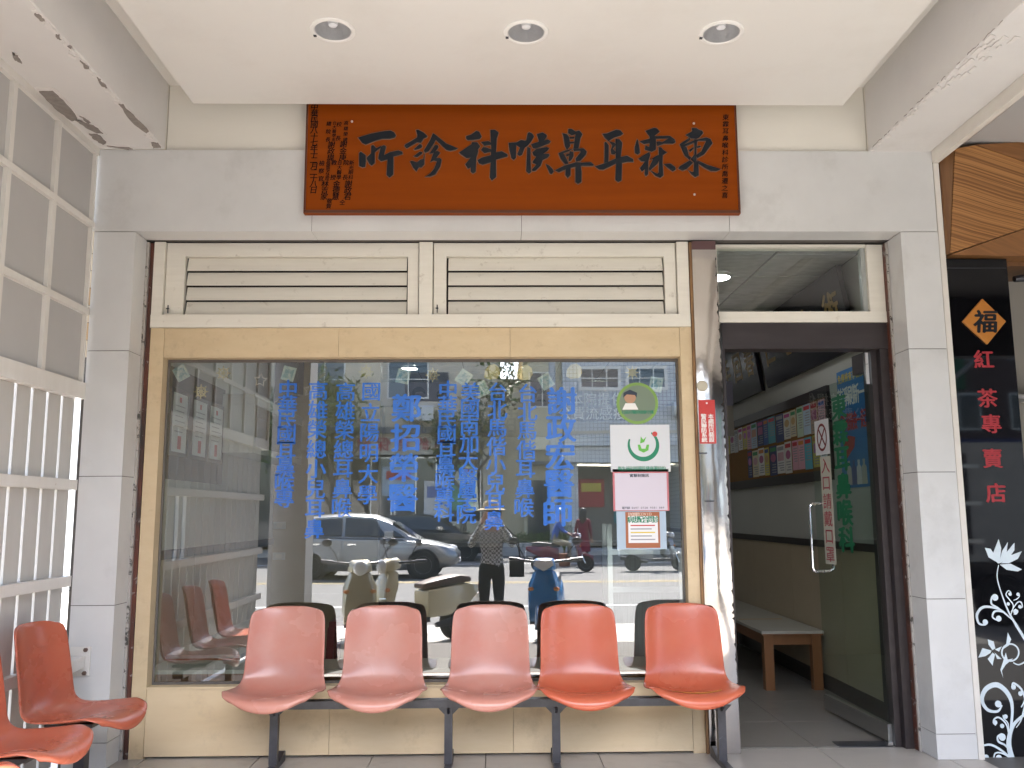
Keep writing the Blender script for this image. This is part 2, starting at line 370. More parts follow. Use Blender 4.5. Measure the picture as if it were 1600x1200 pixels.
rr = random.Random(3)
bm = B()
for i in range(150):                    # ragged paint lips along the inner lower arrises
    y = -rr.random()**.8*1.5-.02; L_ = rr.uniform(.008, .03)
    x = -2.0-abs(rr.gauss(0, .012))-.004
    ragged(bm, [(x-L_*.5, y-L_), (x+.002, y-L_*.8), (x+.002, y+L_), (x-L_*.6, y+L_*.5)], 3.5735+.00002*i, 3.5785+.00001*i, 'z', .004, 2, rr)
o = obj('flaking_edge', bm, FLAKE, bl); o['kind'] = 'stuff'
bm = B()
for i in range(80):
    y = -.03-rr.random()*1.3; L_ = rr.uniform(.006, .022) * (2 if y < -.75 else 1)
    x = 2.306+abs(rr.gauss(0, .01))*(4 if y < -.8 else 1)
    ragged(bm, [(x-.002, y-L_), (x+L_*.7, y-L_*.6), (x+L_*.5, y+L_), (x-.002, y+L_*.8)], 3.5665+.00002*i, 3.571+.00001*i, 'z', .003, 2, rr)
o = obj('flaking_edge', bm, FLAKE, br); o['kind'] = 'stuff'
bm = B(); pts = []
for i in range(70):
    y = -.02-1.5*i/69; pts.append((2.3075+rr.uniform(-.003, .004), y, 3.578+rr.uniform(-.002, .004)))
tube(bm, pts, .0024, 4); obj('edge_crack', bm, PEEL, br)
bx('edge_trim', 2.695, 2.735, -4.2, -.002, 3.50, 3.62, mat('trim_paint', (.70, .67, .61), .5, col2=(.64, .6, .54), scale=6), br, .004)
# front columns of the arcade (seen only as reflections in the glass)
CONC = mat('column_tile', (0.34, 0.33, 0.32), .6, col2=(.42, .41, .39), scale=3)
for x0, x1, lab in ((-2.415, -2.0, 'square arcade column beside the parked cream scooter'), (2.306, 2.694, 'square arcade column beside the tea shop')):
    t = wthing('arcade_column', lab, 'column', ((x0+x1)/2, -4.05, 0), 'columns at the street edge of the arcade')
    bx('shaft', x0+.01, x1-.01, -4.25, -3.86, .1, 3.57, CONC, t, .01); bx('plinth', x0-.0, x1+.0, -4.26, -3.85, 0, .1, CONC, t, .006)

# the building over the arcade
UP_ = mat('upper_tile_wall', (.42, .39, .36), .6, col2=(.5, .47, .43), scale=4)
t = wthing('shop_building', 'upper storeys of the shop house standing over the arcade', 'building', (0, 0, 4.1))
bm = B(); box(bm, -2.43, 9.5, -4.25, 10.2, 4.105, 13.5); obj('upper_wall', bm, UP_, t)
bx('arcade_lintel', -2.41, 9.4, -4.27, -3.95, 3.60, 4.10, UP_, t, .004)
for i in range(6):
    x = -1.6+i*1.8
    f = bx('window', x, x+1.1, -4.30, -4.251, 5.2, 6.6, WHITEP, t, .004); bx('pane', x+.07, x+1.03, -4.312, -4.302, 5.27, 6.53, mat('far_glass', (.04, .05, .06), .05, spec=.8), f, 0)

# ================================================================ shop front: pilasters, lintel, fascia
def slabs(root, x0, x1, y0, y1, zs, name='stone_slab'):
    for a, b in zip(zs, zs[1:]): bx(name, x0, x1, y0, y1, a+.002, b-.002, MARBLE, root, .0025)
ZJ = [0, .138, .879, 1.604, 2.337, 3.06]
pl = wthing('pilaster', 'pale stone clad pilaster next to the white slatted screen', 'pilaster', (-2.27, .1, 0), 'stone pilasters at the shop front')
slabs(pl, -2.392, -2.148, 0, .17, ZJ)
bx('joint_core', -2.386, -2.152, .004, .30, 0, 3.06, GROUT, pl, 0)
bx('steel_edge', -2.150, -2.132, .172, .30, 0, 3.05, mat('worn_plaster', (.42, .40, .37), .7, col2=(.34, .31, .28), scale=9, dirt=(.03, .025, .02), dscale=22, dlo=.56, dhi=.6, damt=.9), pl, .002)
STILE = mat('strip_tile', (.52, .44, .33), .4, col2=(.62, .54, .42), scale=3)
z = 2.30
while z < 3.5:
    h = .105 if z < 2.9 or z > 3.2 else .19
    bx('tile', -2.412, -2.394, .002, .03, z, min(z+h, 3.55)-.006, STILE if rnd.random() < .8 else mat('tan_tile', (.45, .30, .15), .4), pl, .002); z += h
bx('tile_backing', -2.414, -2.393, .012, .2, 0, 3.57, GROUT, pl, 0)
pr = wthing('pilaster', 'pale stone clad pilaster between the glass doorway and the black tea shop panel', 'pilaster', (2.58, .1, 0), 'stone pilasters at the shop front')
slabs(pr, 2.469, 2.698, 0, .25, ZJ)
bx('joint_core', 2.473, 2.694, .004, .30, 0, 3.06, GROUT, pr, 0)
bx('edge_strip', 2.700, 2.733, -.004, .2, 0, 3.498, MATS['trim_paint'], pr, .003)
bx('worn_edge', 2.455, 2.467, .18, .31, 0, 3.05, MATS['worn_plaster'], pr, .002)
li = wthing('lintel', 'pale stone clad lintel spanning the shop front under the plaque', 'lintel', (.15, .1, 3.06))
xj = [-2.405, Wp(487, 350, 0).x, Wp(815, 350, 0).x, Wp(1140, 350, 0).x, 2.698]
for a, b in zip(xj, xj[1:]): bx('stone_slab', a+.0015, b-.0015, 0, .172, 3.0625, 3.575, MARBLE, li, .0025)
bx('joint_core', -2.40, 2.694, .004, .3, 3.066, 3.574, GROUT, li, 0)
bx('upper_core', -2.425, 2.73, .26, .5, 3.576, 4.1, CREAM, li, 0)
bx('end_core', -2.425, -2.003, .003, .255, 3.577, 4.1, CREAM, li, 0); bx('end_core', 2.308, 2.73, .003, .255, 3.577, 4.1, CREAM, li, 0)
bx('upper_fascia', -1.998, 2.304, .02, .25, 3.577, 4.0, CREAM, li, 0)
bx('fascia_fillet', -2.0, 2.304, .008, .019, 3.576, 3.583, CREAM, li, 0)

# roller shutter guides at both sides of the opening
for x0, x1, lab in ((-2.131, -2.108, 'grimy dark roller shutter guide beside the sandstone window surround'), (2.462, 2.452, 'grimy dark roller shutter guide beside the doorway')):
    a, b = min(x0, x1), max(x0, x1)
    t = wthing('shutter_guide', lab, 'shutter guide', ((a+b)/2, .2, 0), 'roller shutter guides')
    bx('channel', a, b, .195, .28, 0, 3.05, RUST, t, .001)
    bx('lip', a-.004 if x0 < 0 else b, a if x0 < 0 else b+.003, .185, .195, 0.02, 3.04, ALU, t, 0)

# ================================================================ louvred transom
tr = wthing('louvre_transom', 'cream painted louvre transom with two four slat panels above the big window', 'louvre window', (-.45, .2, 2.515))
fr = B()
for a in ((-2.106, -2.04, 2.595, 3.056), (-.469, -.386, 2.597, 3.056), (1.138, 1.21, 2.595, 3.056)):
    pass
bx('sill_rail', -2.106, 1.21, .185, .30, 2.515, 2.595, WHITEP, tr, .004)
bx('stile', -2.106, -2.04, .19, .30, 2.5955, 3.057, WHITEP, tr, .004)
bx('mullion', -.469, -.386, .192, .30, 2.5955, 3.057, WHITEP, tr, .004)
bx('stile', 1.138, 1.21, .19, .30, 2.5955, 3.057, WHITEP, tr, .004)
bx('head_rail', -2.106, 1.21, .225, .31, 3.0575, 3.0605, WHITEP, tr, 0)
for x0, x1, a, b in ((-2.035, -.475, -1.922, -.541), (-.38, 1.133, -.302, 1.062)):
    p = B()
    box(p, x0, a, .215, .28, 2.596, 3.056); box(p, b, x1, .215, .28, 2.596, 3.056); box(p, a, b, .2155, .2795, 2.972, 3.0555)
    p = obj('louvre_panel', p, WHITEP, tr, smooth=True, bevel=.003)
    bx('backing', a-.01, b+.01, .262, .27, 2.60, 2.98, SHADOWGAP, p, 0)
    for i in range(4):
        z = 2.602+.0935*i
        bm = B(); prism(bm, [(.222, z), (.226, z-.001), (.252, z+.083), (.247, z+.086)], a+.012, b-.008, 'x'); obj('slat', bm, WHITEP, p)
    rr = random.Random(5)
    bm = B(); box(bm, x0+.02, x0+.026, .208, .214, 2.61, 2.66); box(bm, x0+.013, x0+.03, .207, .213, 2.635, 2.642); obj('latch', bm, BLACKM, p)

# ================================================================ the big window
win = wthing('shop_window', 'large fixed window in a sandstone surround with blue lettering on the glass', 'window', (-.43, .25, 0))
YS = .2
for a, b in ((-2.02, -.959), (-.959, .093), (.093, 1.141)): bx('header_slab', a+.001, b-.001, YS, .33, 2.33, 2.512, SAND, win, .0015)
bx('jamb_slab', -2.104, -2.021, YS-.003, .33, .0, 2.513, SAND, win, .002)
bx('jamb_slab', 1.142, 1.213, YS-.003, .33, .0, 2.513, SAND, win, .002)
for a, b in ((-2.019, -.963), (-.963, .099), (.099, 1.141)): bx('base_slab', a+.001, b-.001, YS, .33, .012, .382, SANDB, win, .0015)
bx('sill', -2.019, 1.141, YS-.004, .33, .3835, .3955, SANDB, win, .002)
YG = .285
PANE = glassmat('window_glass', .23, (.90, .94, .92), wav=.0004)
bx('pane', -2.018, 1.140, YG, YG+.006, .398, 2.328, PANE, win, 0)
bm = B(); box(bm, -2.018, 1.14, YG-.012, YG-.001, 2.312, 2.329); box(bm, -2.018, 1.14, YG-.012, YG-.001, .396, .410); box(bm, -2.0185, -2.006, YG-.0115, YG-.0015, .411, 2.311); box(bm, 1.129, 1.1405, YG-.0115, YG-.0015, .411, 2.311)
obj('rubber_seal', bm, mat('grey_seal', (.12, .11, .10), .6), win)
BLUE = mat('blue_vinyl', (0.004, 0.115, 0.50), .40, coat=1.0, cior=1.6, crough=.0)
YT = YG-.0018
cols = [(450, '中華民國耳鼻喉專', 596, 790, 0), (497, '高雄榮總小兒耳鼻', 598, 838, 0), (540, '高雄榮總耳鼻喉', 600, 805, 0), (580, '國立陽明大學', 600, 785, 0), (635, '鄭招榮醫', 625, 790, 1),
        (700, '中華民國耳鼻喉專科', 597, 812, 0), (735, '美國南加大醫學院', 600, 815, 0), (778, '台北馬偕小兒耳鼻', 600, 825, 0), (825, '台北馬偕耳鼻喉', 602, 805, 0), (878, '謝政宏醫師', 614, 812, 1)]
for px, s, ya, yb, big in cols:
    n = len(s); p0 = Wp(px, ya+12, YT); p1 = Wp(px-6, yb-12, YT)
    bm = B(); w = .160 if big else .106
    for i, ch in enumerate(s):
        q = p0.lerp(p1, i/(n-1)); put(bm, ch, q, XA, ZA, w, w*.98 if not big else .152, bold=.030 if big else .020)
    obj('lettering', bm, BLUE, win)

# ================================================================ wooden plaque
WOOD = mat('plaque_wood', (0.190, 0.036, 0.002), .5, spec=.08, col2=(0.26, 0.055, 0.004), scale=2.2, amt=.8, stretch=(.35, 1, 7), detail=10, coat=.0, rvar=.08)
INK = mat('carved_ink', (0.005, 0.008, 0.013), .38, spec=.3)
HALO = mat('carved_edge', (0.17, 0.085, 0.045), .6)
YP = -.045
pq = wthing('name_plaque', 'long varnished wooden plaque with large carved black calligraphy', 'plaque', (.17, 0, 3.155))
A_, B_ = Wp(474, 333, YP), Wp(1157.5, 333, YP)
bx('board', A_.x, B_.x, YP, -.002, A_.z, 3.90, WOOD, pq, .006)
bm = B(); box(bm, A_.x+.002, B_.x-.002, YP-.006, YP-.001, A_.z+.001, A_.z+.018); box(bm, A_.x+.001, A_.x+.012, YP-.0055, YP-.001, A_.z+.02, 3.9); box(bm, B_.x-.012, B_.x-.001, YP-.0055, YP-.001, A_.z+.02, 3.9)
obj('edge_moulding', bm, mat('plaque_edge', (.09, .022, .006), .35), pq, bevel=.002)
CH = [
 ((555, 195), 13.333, [[(60,270),(330,190),(620,135),(740,125),(815,165),(850,225),(825,270),(720,300),(560,298),(440,330),(220,415),(150,380)],
  [(85,590),(120,565),(220,640),(225,760),(210,880),(150,890),(85,860)], [(335,440),(380,425),(435,490),(410,600),(410,800),(345,855),(290,810),(240,715),(250,680),(335,600)],
  [(395,590),(430,500),(540,445),(545,475),(470,530)], [(530,470),(600,430),(645,460),(600,640),(720,580),(900,540),(985,570),(990,615),(800,665),(795,1040),(715,1105),(655,1050),(675,730),(540,765),(480,715),(490,650)]]),
 ((630, 195), 13.333, [[(265,115),(310,105),(430,170),(505,240),(490,265),(430,290),(370,380),(290,370),(75,495),(25,450),(40,420),(290,270),(295,220)], [(220,515),(340,405),(385,420),(395,465),(340,505),(250,530)],
  [(215,660),(350,560),(405,580),(390,610),(290,680)], [(140,770),(180,755),(290,790),(360,730),(420,720),(435,600),(445,620),(440,830),(380,895),(330,890),(275,975),(215,910)],
  [(620,180),(690,230),(900,400),(1140,495),(1090,525),(980,550),(900,530),(680,320),(620,430),(530,560),(450,590),(430,545),(560,330)], [(545,610),(660,430),(720,430),(735,470),(650,590)],
  [(565,780),(640,570),(720,550),(770,590),(690,700),(760,700),(800,730),(770,880),(670,1040),(560,1085),(455,1090),(560,1030),(650,920),(705,770),(640,750)]]),
 ((715, 195), 13.333, [[(175,240),(280,210),(390,130),(450,150),(500,250),(460,300),(330,325),(210,325),(175,290)], [(30,585),(290,410),(300,365),(410,370),(470,455),(420,520),(430,560),(390,680),(375,980),(320,1020),(270,980),(275,890),(215,920),(160,830),(270,690),(190,700),(80,630)],
  [(680,110),(780,110),(855,170),(815,290),(800,580),(920,555),(1040,620),(1040,665),(800,730),(805,1090),(715,1165),(670,1100),(690,790),(520,835),(450,810),(410,745),(500,690),(690,640),(700,500)],
  [(485,365),(640,345),(700,380),(700,420),(560,440)], [(530,470),(600,480),(700,520),(700,565),(560,595),(490,530)]]),
 ((790, 195), 13.333, [[(60,380),(230,370),(320,320),(400,335),(430,330),(460,180),(490,155),(550,185),(590,245),(520,370),(450,450),(400,480),(340,630),(290,650),(240,615),(300,480),(225,430),(215,690),(170,735),(120,700),(75,520)],
  [(450,460),(520,490),(520,760),(530,990),(485,1020),(430,970),(440,700)], [(645,200),(770,165),(860,220),(850,270),(800,330),(880,310),(940,350),(910,390),(640,500),(570,490),(530,410),(690,360),(690,320)],
  [(555,580),(640,510),(850,470),(910,490),(870,545),(780,610),(900,610),(915,640),(870,690),(770,740),(730,860),(620,965),(560,970),(545,940),(640,830),(565,800),(560,770),(640,670),(580,640)], [(830,820),(900,850),(980,930),(1000,980),(960,1030),(920,1020)]]),
 ((860, 195), 12.0, [[(220,160),(310,180),(350,230),(370,400),(310,480),(270,400),(240,220)], [(335,80),(400,85),(470,130),(540,110),(600,180),(560,260),(525,450),(430,450),(450,300),(470,180),(400,200),(330,160)],
  [(355,235),(455,232),(445,262),(360,265)], [(355,325),(445,322),(440,352),(360,356)], [(150,540),(270,490),(420,455),(330,510),(240,540),(310,660),(340,740),(270,740),(190,640)],
  [(420,455),(620,450),(680,510),(660,570),(560,680),(480,700),(470,640),(560,530),(560,490),(440,500)], [(360,500),(430,520),(430,600),(380,680),(340,690),(350,600)], [(290,560),(360,545),(365,580),(300,600)],
  [(85,860),(250,780),(480,710),(600,720),(760,710),(815,760),(790,775),(600,775),(400,810),(240,860),(160,895)], [(285,800),(375,790),(375,950),(325,1005),(280,950)], [(465,720),(560,720),(580,900),(580,1075),(515,1115),(470,1080)]]),
 ((925, 195), 12.632, [[(200,180),(290,175),(480,100),(560,115),(615,180),(560,220),(440,255),(350,310),(330,335),(250,260)], [(245,350),(280,340),(330,410),(325,690),(320,740),(240,760)],
  [(460,280),(540,290),(595,360),(565,640),(690,615),(810,680),(815,735),(700,735),(590,760),(580,1100),(515,1135),(460,1090),(475,770),(330,840),(220,890),(140,885),(55,825),(250,765),(470,670)], [(330,330),(440,360),(470,400),(410,480),(475,550),(440,590),(380,580),(365,510),(400,410)]]),
 ((985, 195), 13.333, [[(310,130),(490,70),(550,80),(610,145),(500,235),(530,300),(530,520),(440,565),(300,520),(310,430),(390,470),(400,390),(280,405),(190,350),(400,290),(400,250)], [(500,240),(820,240),(920,310),(935,370),(880,400),(700,395),(560,450),(540,360),(600,350),(660,370),(790,290),(530,295)],
  [(135,300),(160,330),(200,590),(150,625),(95,590),(85,480)], [(160,710),(390,570),(410,640),(370,760),(365,1040),(320,1075),(290,1020),(300,930),(240,980),(195,910),(300,770),(230,770)],
  [(600,640),(640,660),(560,820),(400,965),(375,920),(470,720),(400,740),(560,640)], [(580,470),(640,480),(680,530),(760,580),(670,640),(665,800),(685,1060),(620,1110),(520,1070),(420,970),(440,970),(560,1030),(590,1000),(590,650)], [(690,825),(830,815),(930,890),(940,940),(880,975),(800,920)]]),
 ((1055, 195), 13.333, [[(345,70),(440,75),(500,115),(560,130),(580,175),(500,270),(440,300),(330,290),(215,215),(350,140)], [(90,410),(300,270),(320,310),(160,430),(240,480),(280,650),(330,680),(300,740),(200,650)],
  [(150,430),(390,330),(640,270),(730,300),(775,390),(600,620),(460,700),(430,640),(540,560),(640,340),(480,340),(180,470)], [(390,310),(460,310),(440,500),(440,760),(480,790),(485,1060),(410,1095),(330,1030),(260,940),(340,990),(385,985),(390,790),(320,720),(400,620)],
  [(280,540),(370,470),(385,500),(310,570)], [(440,460),(520,440),(530,470),(450,490)], [(300,750),(370,800),(230,930),(150,960),(60,915),(100,870)], [(450,740),(650,840),(950,930),(850,970),(740,970),(600,900),(470,810)]]),
]
def offs(pts, d):
    n = len(pts); ar = sum(pts[i][0]*pts[(i+1) % n][1]-pts[(i+1) % n][0]*pts[i][1] for i in range(n)); s = 1 if ar > 0 else -1
    out = []
    for i in range(n):
        a, b, c = Vector(pts[i-1]), Vector(pts[i]), Vector(pts[(i+1) % n])
        t = ((b-a).normalized()+(c-b).normalized()); t = t.normalized() if t.length > .1 else (b-a).normalized()
        out.append((b.x+s*t.y*d, b.y-s*t.x*d))
    return out
for (ox, oy), sc, polys in CH:
    bm = B(); hm = B()
    for i, pg in enumerate(polys):
        for tgt, pp, t0 in ((bm, pg, .006+.0005*i), (hm, offs(pg, 16), .0012+.0003*i)):
            w = [Wp(ox+x/sc, oy+y/sc, YP) for x, y in pp]
            prism(tgt, [(p.x, p.z) for p in w], YP-t0, YP+.001, 'y')
    c = obj('carved_character', bm, INK, pq, bevel=.0016, seg=1, smooth=True); obj('gold_outline', hm, HALO, c)
SMALL = mat('small_ink', (.008, .004, .003), .6, spec=.1)
def pcol(name, s, px, ya, yb, w):
    bm = B(); n = len(s); p0, p1 = Wp(px, ya, YP-.0015), Wp(px-1.5, yb, YP-.0015)
    for i, ch in enumerate(s):
        if ch != ' ': put(bm, ch, p0.lerp(p1, i/(n-1)), XA, ZA, w, w*1.0, bold=.02, shear=.12)
    obj(name, bm, SMALL, pq)
pcol('inscription', '中華民國八十七年十二月二十八日', 491.5, 167, 297, .040)
for s, px, ya, yb, w in (('總院長', 514, 193, 218, .026), ('謝政瑋', 518, 226, 246, .038), ('台大醫學系', 523, 192, 218, .022), ('校長', 530, 194, 216, .028), ('謝金庚', 537, 225, 246, .038), ('高雄榮總', 541, 192, 218, .024),
                         ('檢察官', 503, 255, 279, .030), ('林吉家', 508, 287, 307, .038), ('高雄地方法院', 513, 253, 279, .022), ('教授', 522, 254, 277, .030), ('金德慧', 526, 287, 307, .038), ('台大醫學', 531, 254, 277, .026), ('院長', 541, 254, 277, .030),
                         ('謝政君', 544.5, 287, 307, .040), ('新光眼科', 549.5, 254, 277, .026), ('敬賀', 515, 314, 322, .028), ('仝', 535, 316, 320, .030) , ('東霖耳鼻喉科診所喬遷之喜', 1134, 183, 305, .034)):
    pcol('inscription', s if len(s) > 1 else s+' ', px, ya, yb, w)
for px, py in ((550, 190), (1084, 193), (1085, 304)):
    c = Wp(px, py, YP); bm = B(); lathe(bm, [(.007, 0), (.007, .004), (.003, .006)], 10, Matrix.Translation(c) @ Matrix.Rotation(R(90), 4, 'X')); obj('screw', bm, mat('pale_screw', (.6, .5, .42), .4, .5), pq, True)

# ================================================================ stainless post with its plate
po = wthing('steel_post', 'polished stainless steel post between the window and the doorway', 'post', (1.31, .24, 0))
bm = B(); prism(bm, [(1.229, 0.0), (1.410, 0.0), (1.378, 3.055), (1.227, 3.055)], .165, .33, 'y'); obj('steel_cover', bm, STEEL, po, bevel=.004, smooth=True)
bx('worn_edge', 1.2145, 1.2265, .175, .3, 0, 3.05, mat('rusty_edge', (.30, .16, .06), .6, col2=(.12, .06, .03), scale=18, stretch=(1, 1, .3)), po, 0)
bm = B()
for i in range(46):
    z = .4+2.6*i/46+rnd.uniform(-.02, .02); x = 1.410-.032*z/3.055
    ragged(bm, [(x-abs(rnd.gauss(0, .006))-.002, z), (x-.001, z-rnd.uniform(.004, .03)), (x-.001, z+rnd.uniform(.005, .04)), (x-abs(rnd.gauss(0, .004))-.001, z+.012)], .1635, .1648, 'y', .002, 2)
o = obj('chipped_sealant', bm, SHADOWGAP, po); o['kind'] = 'stuff'
bx('cap', 1.228, 1.377, .163, .32, 3.0, 3.054, mat('cap_brown', (.10, .05, .05), .4), po, 0)
c = Wp(1097, 603, .165); bm = B(); lathe(bm, [(.034, 0), (.034, .006), (.028, .012), (.001, .013)], 24, Matrix.Translation(c) @ Matrix.Rotation(R(90), 4, 'X'))
tag(obj('bell_button', bm, mat('beige_plastic', (.50, .46, .36), .5), None, True), 'round beige disc stuck on the steel post above the red plate', 'bell button')
for px, py, w in ((1100, 708, .03), (1110, 783, .035)):
    c = Wp(px, py, .163); bx('bolt_mark', c.x-w, c.x+w*.6, .160, .1645, c.z-.004, c.z+.004, BLACKM, po, 0)
REDP = mat('red_plate', (.48, .035, .03), .4, col2=(.55, .05, .04), scale=5)
WHT = mat('white_print', (.78, .77, .74), .5)
a, b = Wp(1091, 625, .162), Wp(1119, 693, .162)
rp = wthing('warning_plate', 'small red plate with white vertical characters on the steel post', 'sign', ((a.x+b.x)/2, .162, b.z))
bx('plate', a.x, b.x, .156, .1645, b.z, a.z, REDP, rp, .001)
bm = B(); column(bm, '本處所已裝設', ((a.x*.28+b.x*.72), .1550, a.z-.10), XA, ZA, .030, .026, .0285, bold=.03); column(bm, '警民聯防系統', ((a.x*.72+b.x*.28), .1550, a.z-.10), XA, ZA, .030, .026, .0285, bold=.03)
lathe(bm, [(.006, 0), (.006, .001)], 10, Matrix.Translation(((a.x+b.x)/2, .156, a.z-.02)) @ Matrix.Rotation(R(90), 4, 'X'))
obj('lettering', bm, WHT, rp)

# ================================================================ doorway: transom light, dark frame, open glass door
tl = wthing('transom_light', 'glazed transom in a cream frame above the doorway', 'window', (1.92, .27, 2.55))
bx('sill_rail', 1.39, 2.452, .225, .32, 2.549, 2.617, WHITEP, tl, .004)
bx('stile', 2.352, 2.452, .23, .32, 2.618, 3.05, WHITEP, tl, .004)
bx('stile', 1.3815, 1.40, .23, .32, 2.618, 3.05, WHITEP, tl, .002)
bx('head_rail', 1.40, 2.352, .24, .32, 3.037, 3.055, WHITEP, tl, .002)
bx('glazing_bead', 2.325, 2.351, .255, .30, 2.619, 3.036, mat('grey_bead', (.34, .36, .34), .4), tl, .002)
bx('pane', 1.401, 2.324, .275, .281, 2.618, 3.036, glassmat('clear_glass', .09, (.93, .96, .94)), tl, 0)
df = wthing('door_frame', 'dark bronze metal frame around the open doorway', 'door frame', (1.92, .28, 0))
bx('header', 1.413, 2.452, .235, .36, 2.383, 2.547, DFRAME, df, .003)
bx('jamb', 2.40, 2.4515, .24, .40, 0, 2.382, DFRAME, df, .003)
bx('jamb', 2.362, 2.399, .29, .42, 0, 2.382, DFRAME, df, .003)
bx('jamb', 1.4115, 1.428, .24, .36, 0, 2.382, DFRAME, df, .002)
bx('threshold_plate', 2.03, 2.35, .30, .42, .0005, .004, BLACKM, df, 0)
dr = thing('glass_door', 'frameless glass door swung open inward with green lettering', 'door', (2.352, .335, 0), math.atan2(1.235-.318, 2.306-2.356))
DW = .90                                # local x runs from the hinge to the free edge; the outer face looks towards local +y
DG = glassmat('door_glass', .09, (.88, .94, .91))
bx('pane', .0, DW, -.005, .005, .122, 2.25, DG, dr, 0)
bx('bottom_rail', -.01, DW, -.018, .018, .022, .12, mat('satin_steel', (.42, .42, .41), .35, 1.0, col2=(.5, .5, .49), scale=8, stretch=(.2, 1, 4)), dr, .003)
bx('top_patch', -.01, .16, -.02, .02, 2.252, 2.375, DFRAME, dr, .003)
bx('pivot', -.03, .03, -.03, .03, .0, .021, CHROME, dr, .003)
bx('pivot', -.028, .0, -.021, .021, 2.17, 2.37, CHROME, dr, .002)
def dz(px, py, lx):                     # height on the open door at distance lx from the hinge
    p = dr.location + Vector((math.cos(dr.rotation_euler.z), math.sin(dr.rotation_euler.z), 0))*lx
    return Wp(px, py, p.y).z
hz0, hz1 = dz(1275, 893, .82), dz(1275, 787, .82)
bm = B(); hx = .83
for s in (1, -1):
    pts = [(hx, s*.004, hz0), (hx, s*.05, hz0)] ; q = []
    for k in range(6): a = math.pi/2*k/5; q.append((hx, s*(.045+.03*math.sin(a)), hz0+.03-.03*math.cos(a)))
    q2 = [(x, y, hz0+hz1-z) for x, y, z in q[::-1]]
    tube(bm, [(hx, s*.004, hz0)]+q+q2+[(hx, s*.004, hz1)], .0125, 10)
obj('pull_handle', bm, CHROME, dr, True)
GREENV = mat('green_vinyl', (.008, .13, .055), .45)
DA, DU = Vector((-1, 0, 0)), ZA           # reading direction on the outer face (local)
bm = B()
for i, ch in enumerate('東霖耳鼻喉科'):
    z = 2.08-.158*i*1.12
    put(bm, ch, (.42, .0075, z), DA, ZA, .20, .15, bold=.045)
obj('lettering', bm, GREENV, dr)
bm = B(); box(bm, .60, .77, .006, .0075, 1.02-.0, 1.76); obj('paper_strip', bm, mat('laminated_paper', (.62, .60, .50), .25), dr)
bm = B(); column(bm, '入口請戴口罩', (.685, .0085, 1.695), DA, ZA, .12, .095, .122, bold=.01); obj('strip_lettering', bm, mat('red_marker', (.40, .04, .06), .5), dr)
bm = B(); box(bm, .60, .835, .006, .0072, 1.775, 2.02); n_ = obj('notice', bm, PAPER, dr)
bm = B()
for k in range(28):
    a0, a1 = 2*math.pi*k/28, 2*math.pi*(k+1)/28
    for q0, q1 in ((.098, .080),):
        vv = [bm.verts.new((.718+r_*math.cos(t)*.85, .0080, 1.897+r_*math.sin(t))) for r_, t in ((q0, a0), (q0, a1), (q1, a1), (q1, a0))]; bm.faces.new(vv)
for s in (1, -1):
    box(bm, -.075, .075, .0074, .0084, -.007, .007, Matrix.Translation((.718, 0, 1.897)) @ Matrix.Rotation(s*R(50), 4, 'Y'))
obj('round_symbol', bm, mat('dark_red_print', (.22, .03, .03), .5), n_)
bm = B(); box(bm, .70, .735, .0055, .0068, 1.60-.03, 1.66); obj('push_label', bm, PAPER, dr)

# ================================================================ beam seating
def plastic(name, c, c2): return mat(name, c, .26, col2=c2, scale=3.0, amt=.9, detail=4, rvar=.12, dirt=(c[0]*1.1, c[1]*2.4, c[2]*2.9), dscale=3.5, dlo=.42, dhi=.92, damt=.45, spec=.5)
OR_A = plastic('sheen_faded_orange_plastic', (.44, .155, .11), (.50, .245, .195))  # pinker tone carries a painted sky sheen as well as fading
OR_B = plastic('orange_plastic', (.44, .085, .038), (.50, .125, .068))
OR_C = plastic('deep_orange_plastic', (.35, .075, .040), (.42, .11, .06))
PROF = [(-.262, .366, .190), (-.272, .386, .212), (-.258, .405, .228), (-.215, .414, .240), (-.14, .408, .250), (-.05, .396, .254), (.03, .390, .248), (.095, .400, .236), (.14, .430, .222), (.165, .475, .214), (.182, .54, .211), (.196, .62, .210), (.209, .70, .208), (.221, .77, .204), (.230, .815, .198), (.238, .840, .185), (.246, .850, .168)]
def shell_mesh():
    bm = B(); nu = 13; rows = []
    for i, (y, z, hw) in enumerate(PROF):
        row = []; back = max(0, min(1, (i-6)/4)); seat = 1-back
        for j in range(nu):
            u = -1+2*j/(nu-1); a = abs(u)
            lip = a**3
            dz_ = seat*(.040*lip*(1 if i > 2 else .75) + .012*a*a) - (0.020 if a > .98 else 0)*seat
            dy_ = -back*(.050*a**2.4) - (0.0)*back
            if i <= 1: dz_ += -.018*(1-a*a)+.012*a
            if i <= 3: dy_ += .050*a**3
            if i >= 14: dz_ -= .020*a**4*(i-13)/3
            row.append(bm.verts.new((u*hw, y+dy_, z+dz_)))
        rows.append(row)
    for a, b in zip(rows, rows[1:]):
        for j in range(nu-1): bm.faces.new((a[j], a[j+1], b[j+1], b[j]))
    bmesh.ops.recalc_face_normals(bm, faces=bm.faces[:])
    me = bpy.data.meshes.new('shell'); bm.to_mesh(me); bm.free()
    o = bpy.data.objects.new('tmp', me); COL.objects.link(o)
    m1 = o.modifiers.new('s', 'SOLIDIFY'); m1.thickness = .013; m1.offset = 0
    m2 = o.modifiers.new('b', 'SUBSURF'); m2.levels = 2
    dg = bpy.context.evaluated_depsgraph_get(); out = bpy.data.meshes.new_from_object(o.evaluated_get(dg))
    bpy.data.objects.remove(o); return out
SHELL = shell_mesh()
def shell(par, x, y, m, rz=0, dz=0):
    me = SHELL.copy(); o = wrap('seat_shell', me, m, par, True, 180); o.location = (x, y, dz); o.rotation_euler = (0, 0, rz)
    return o
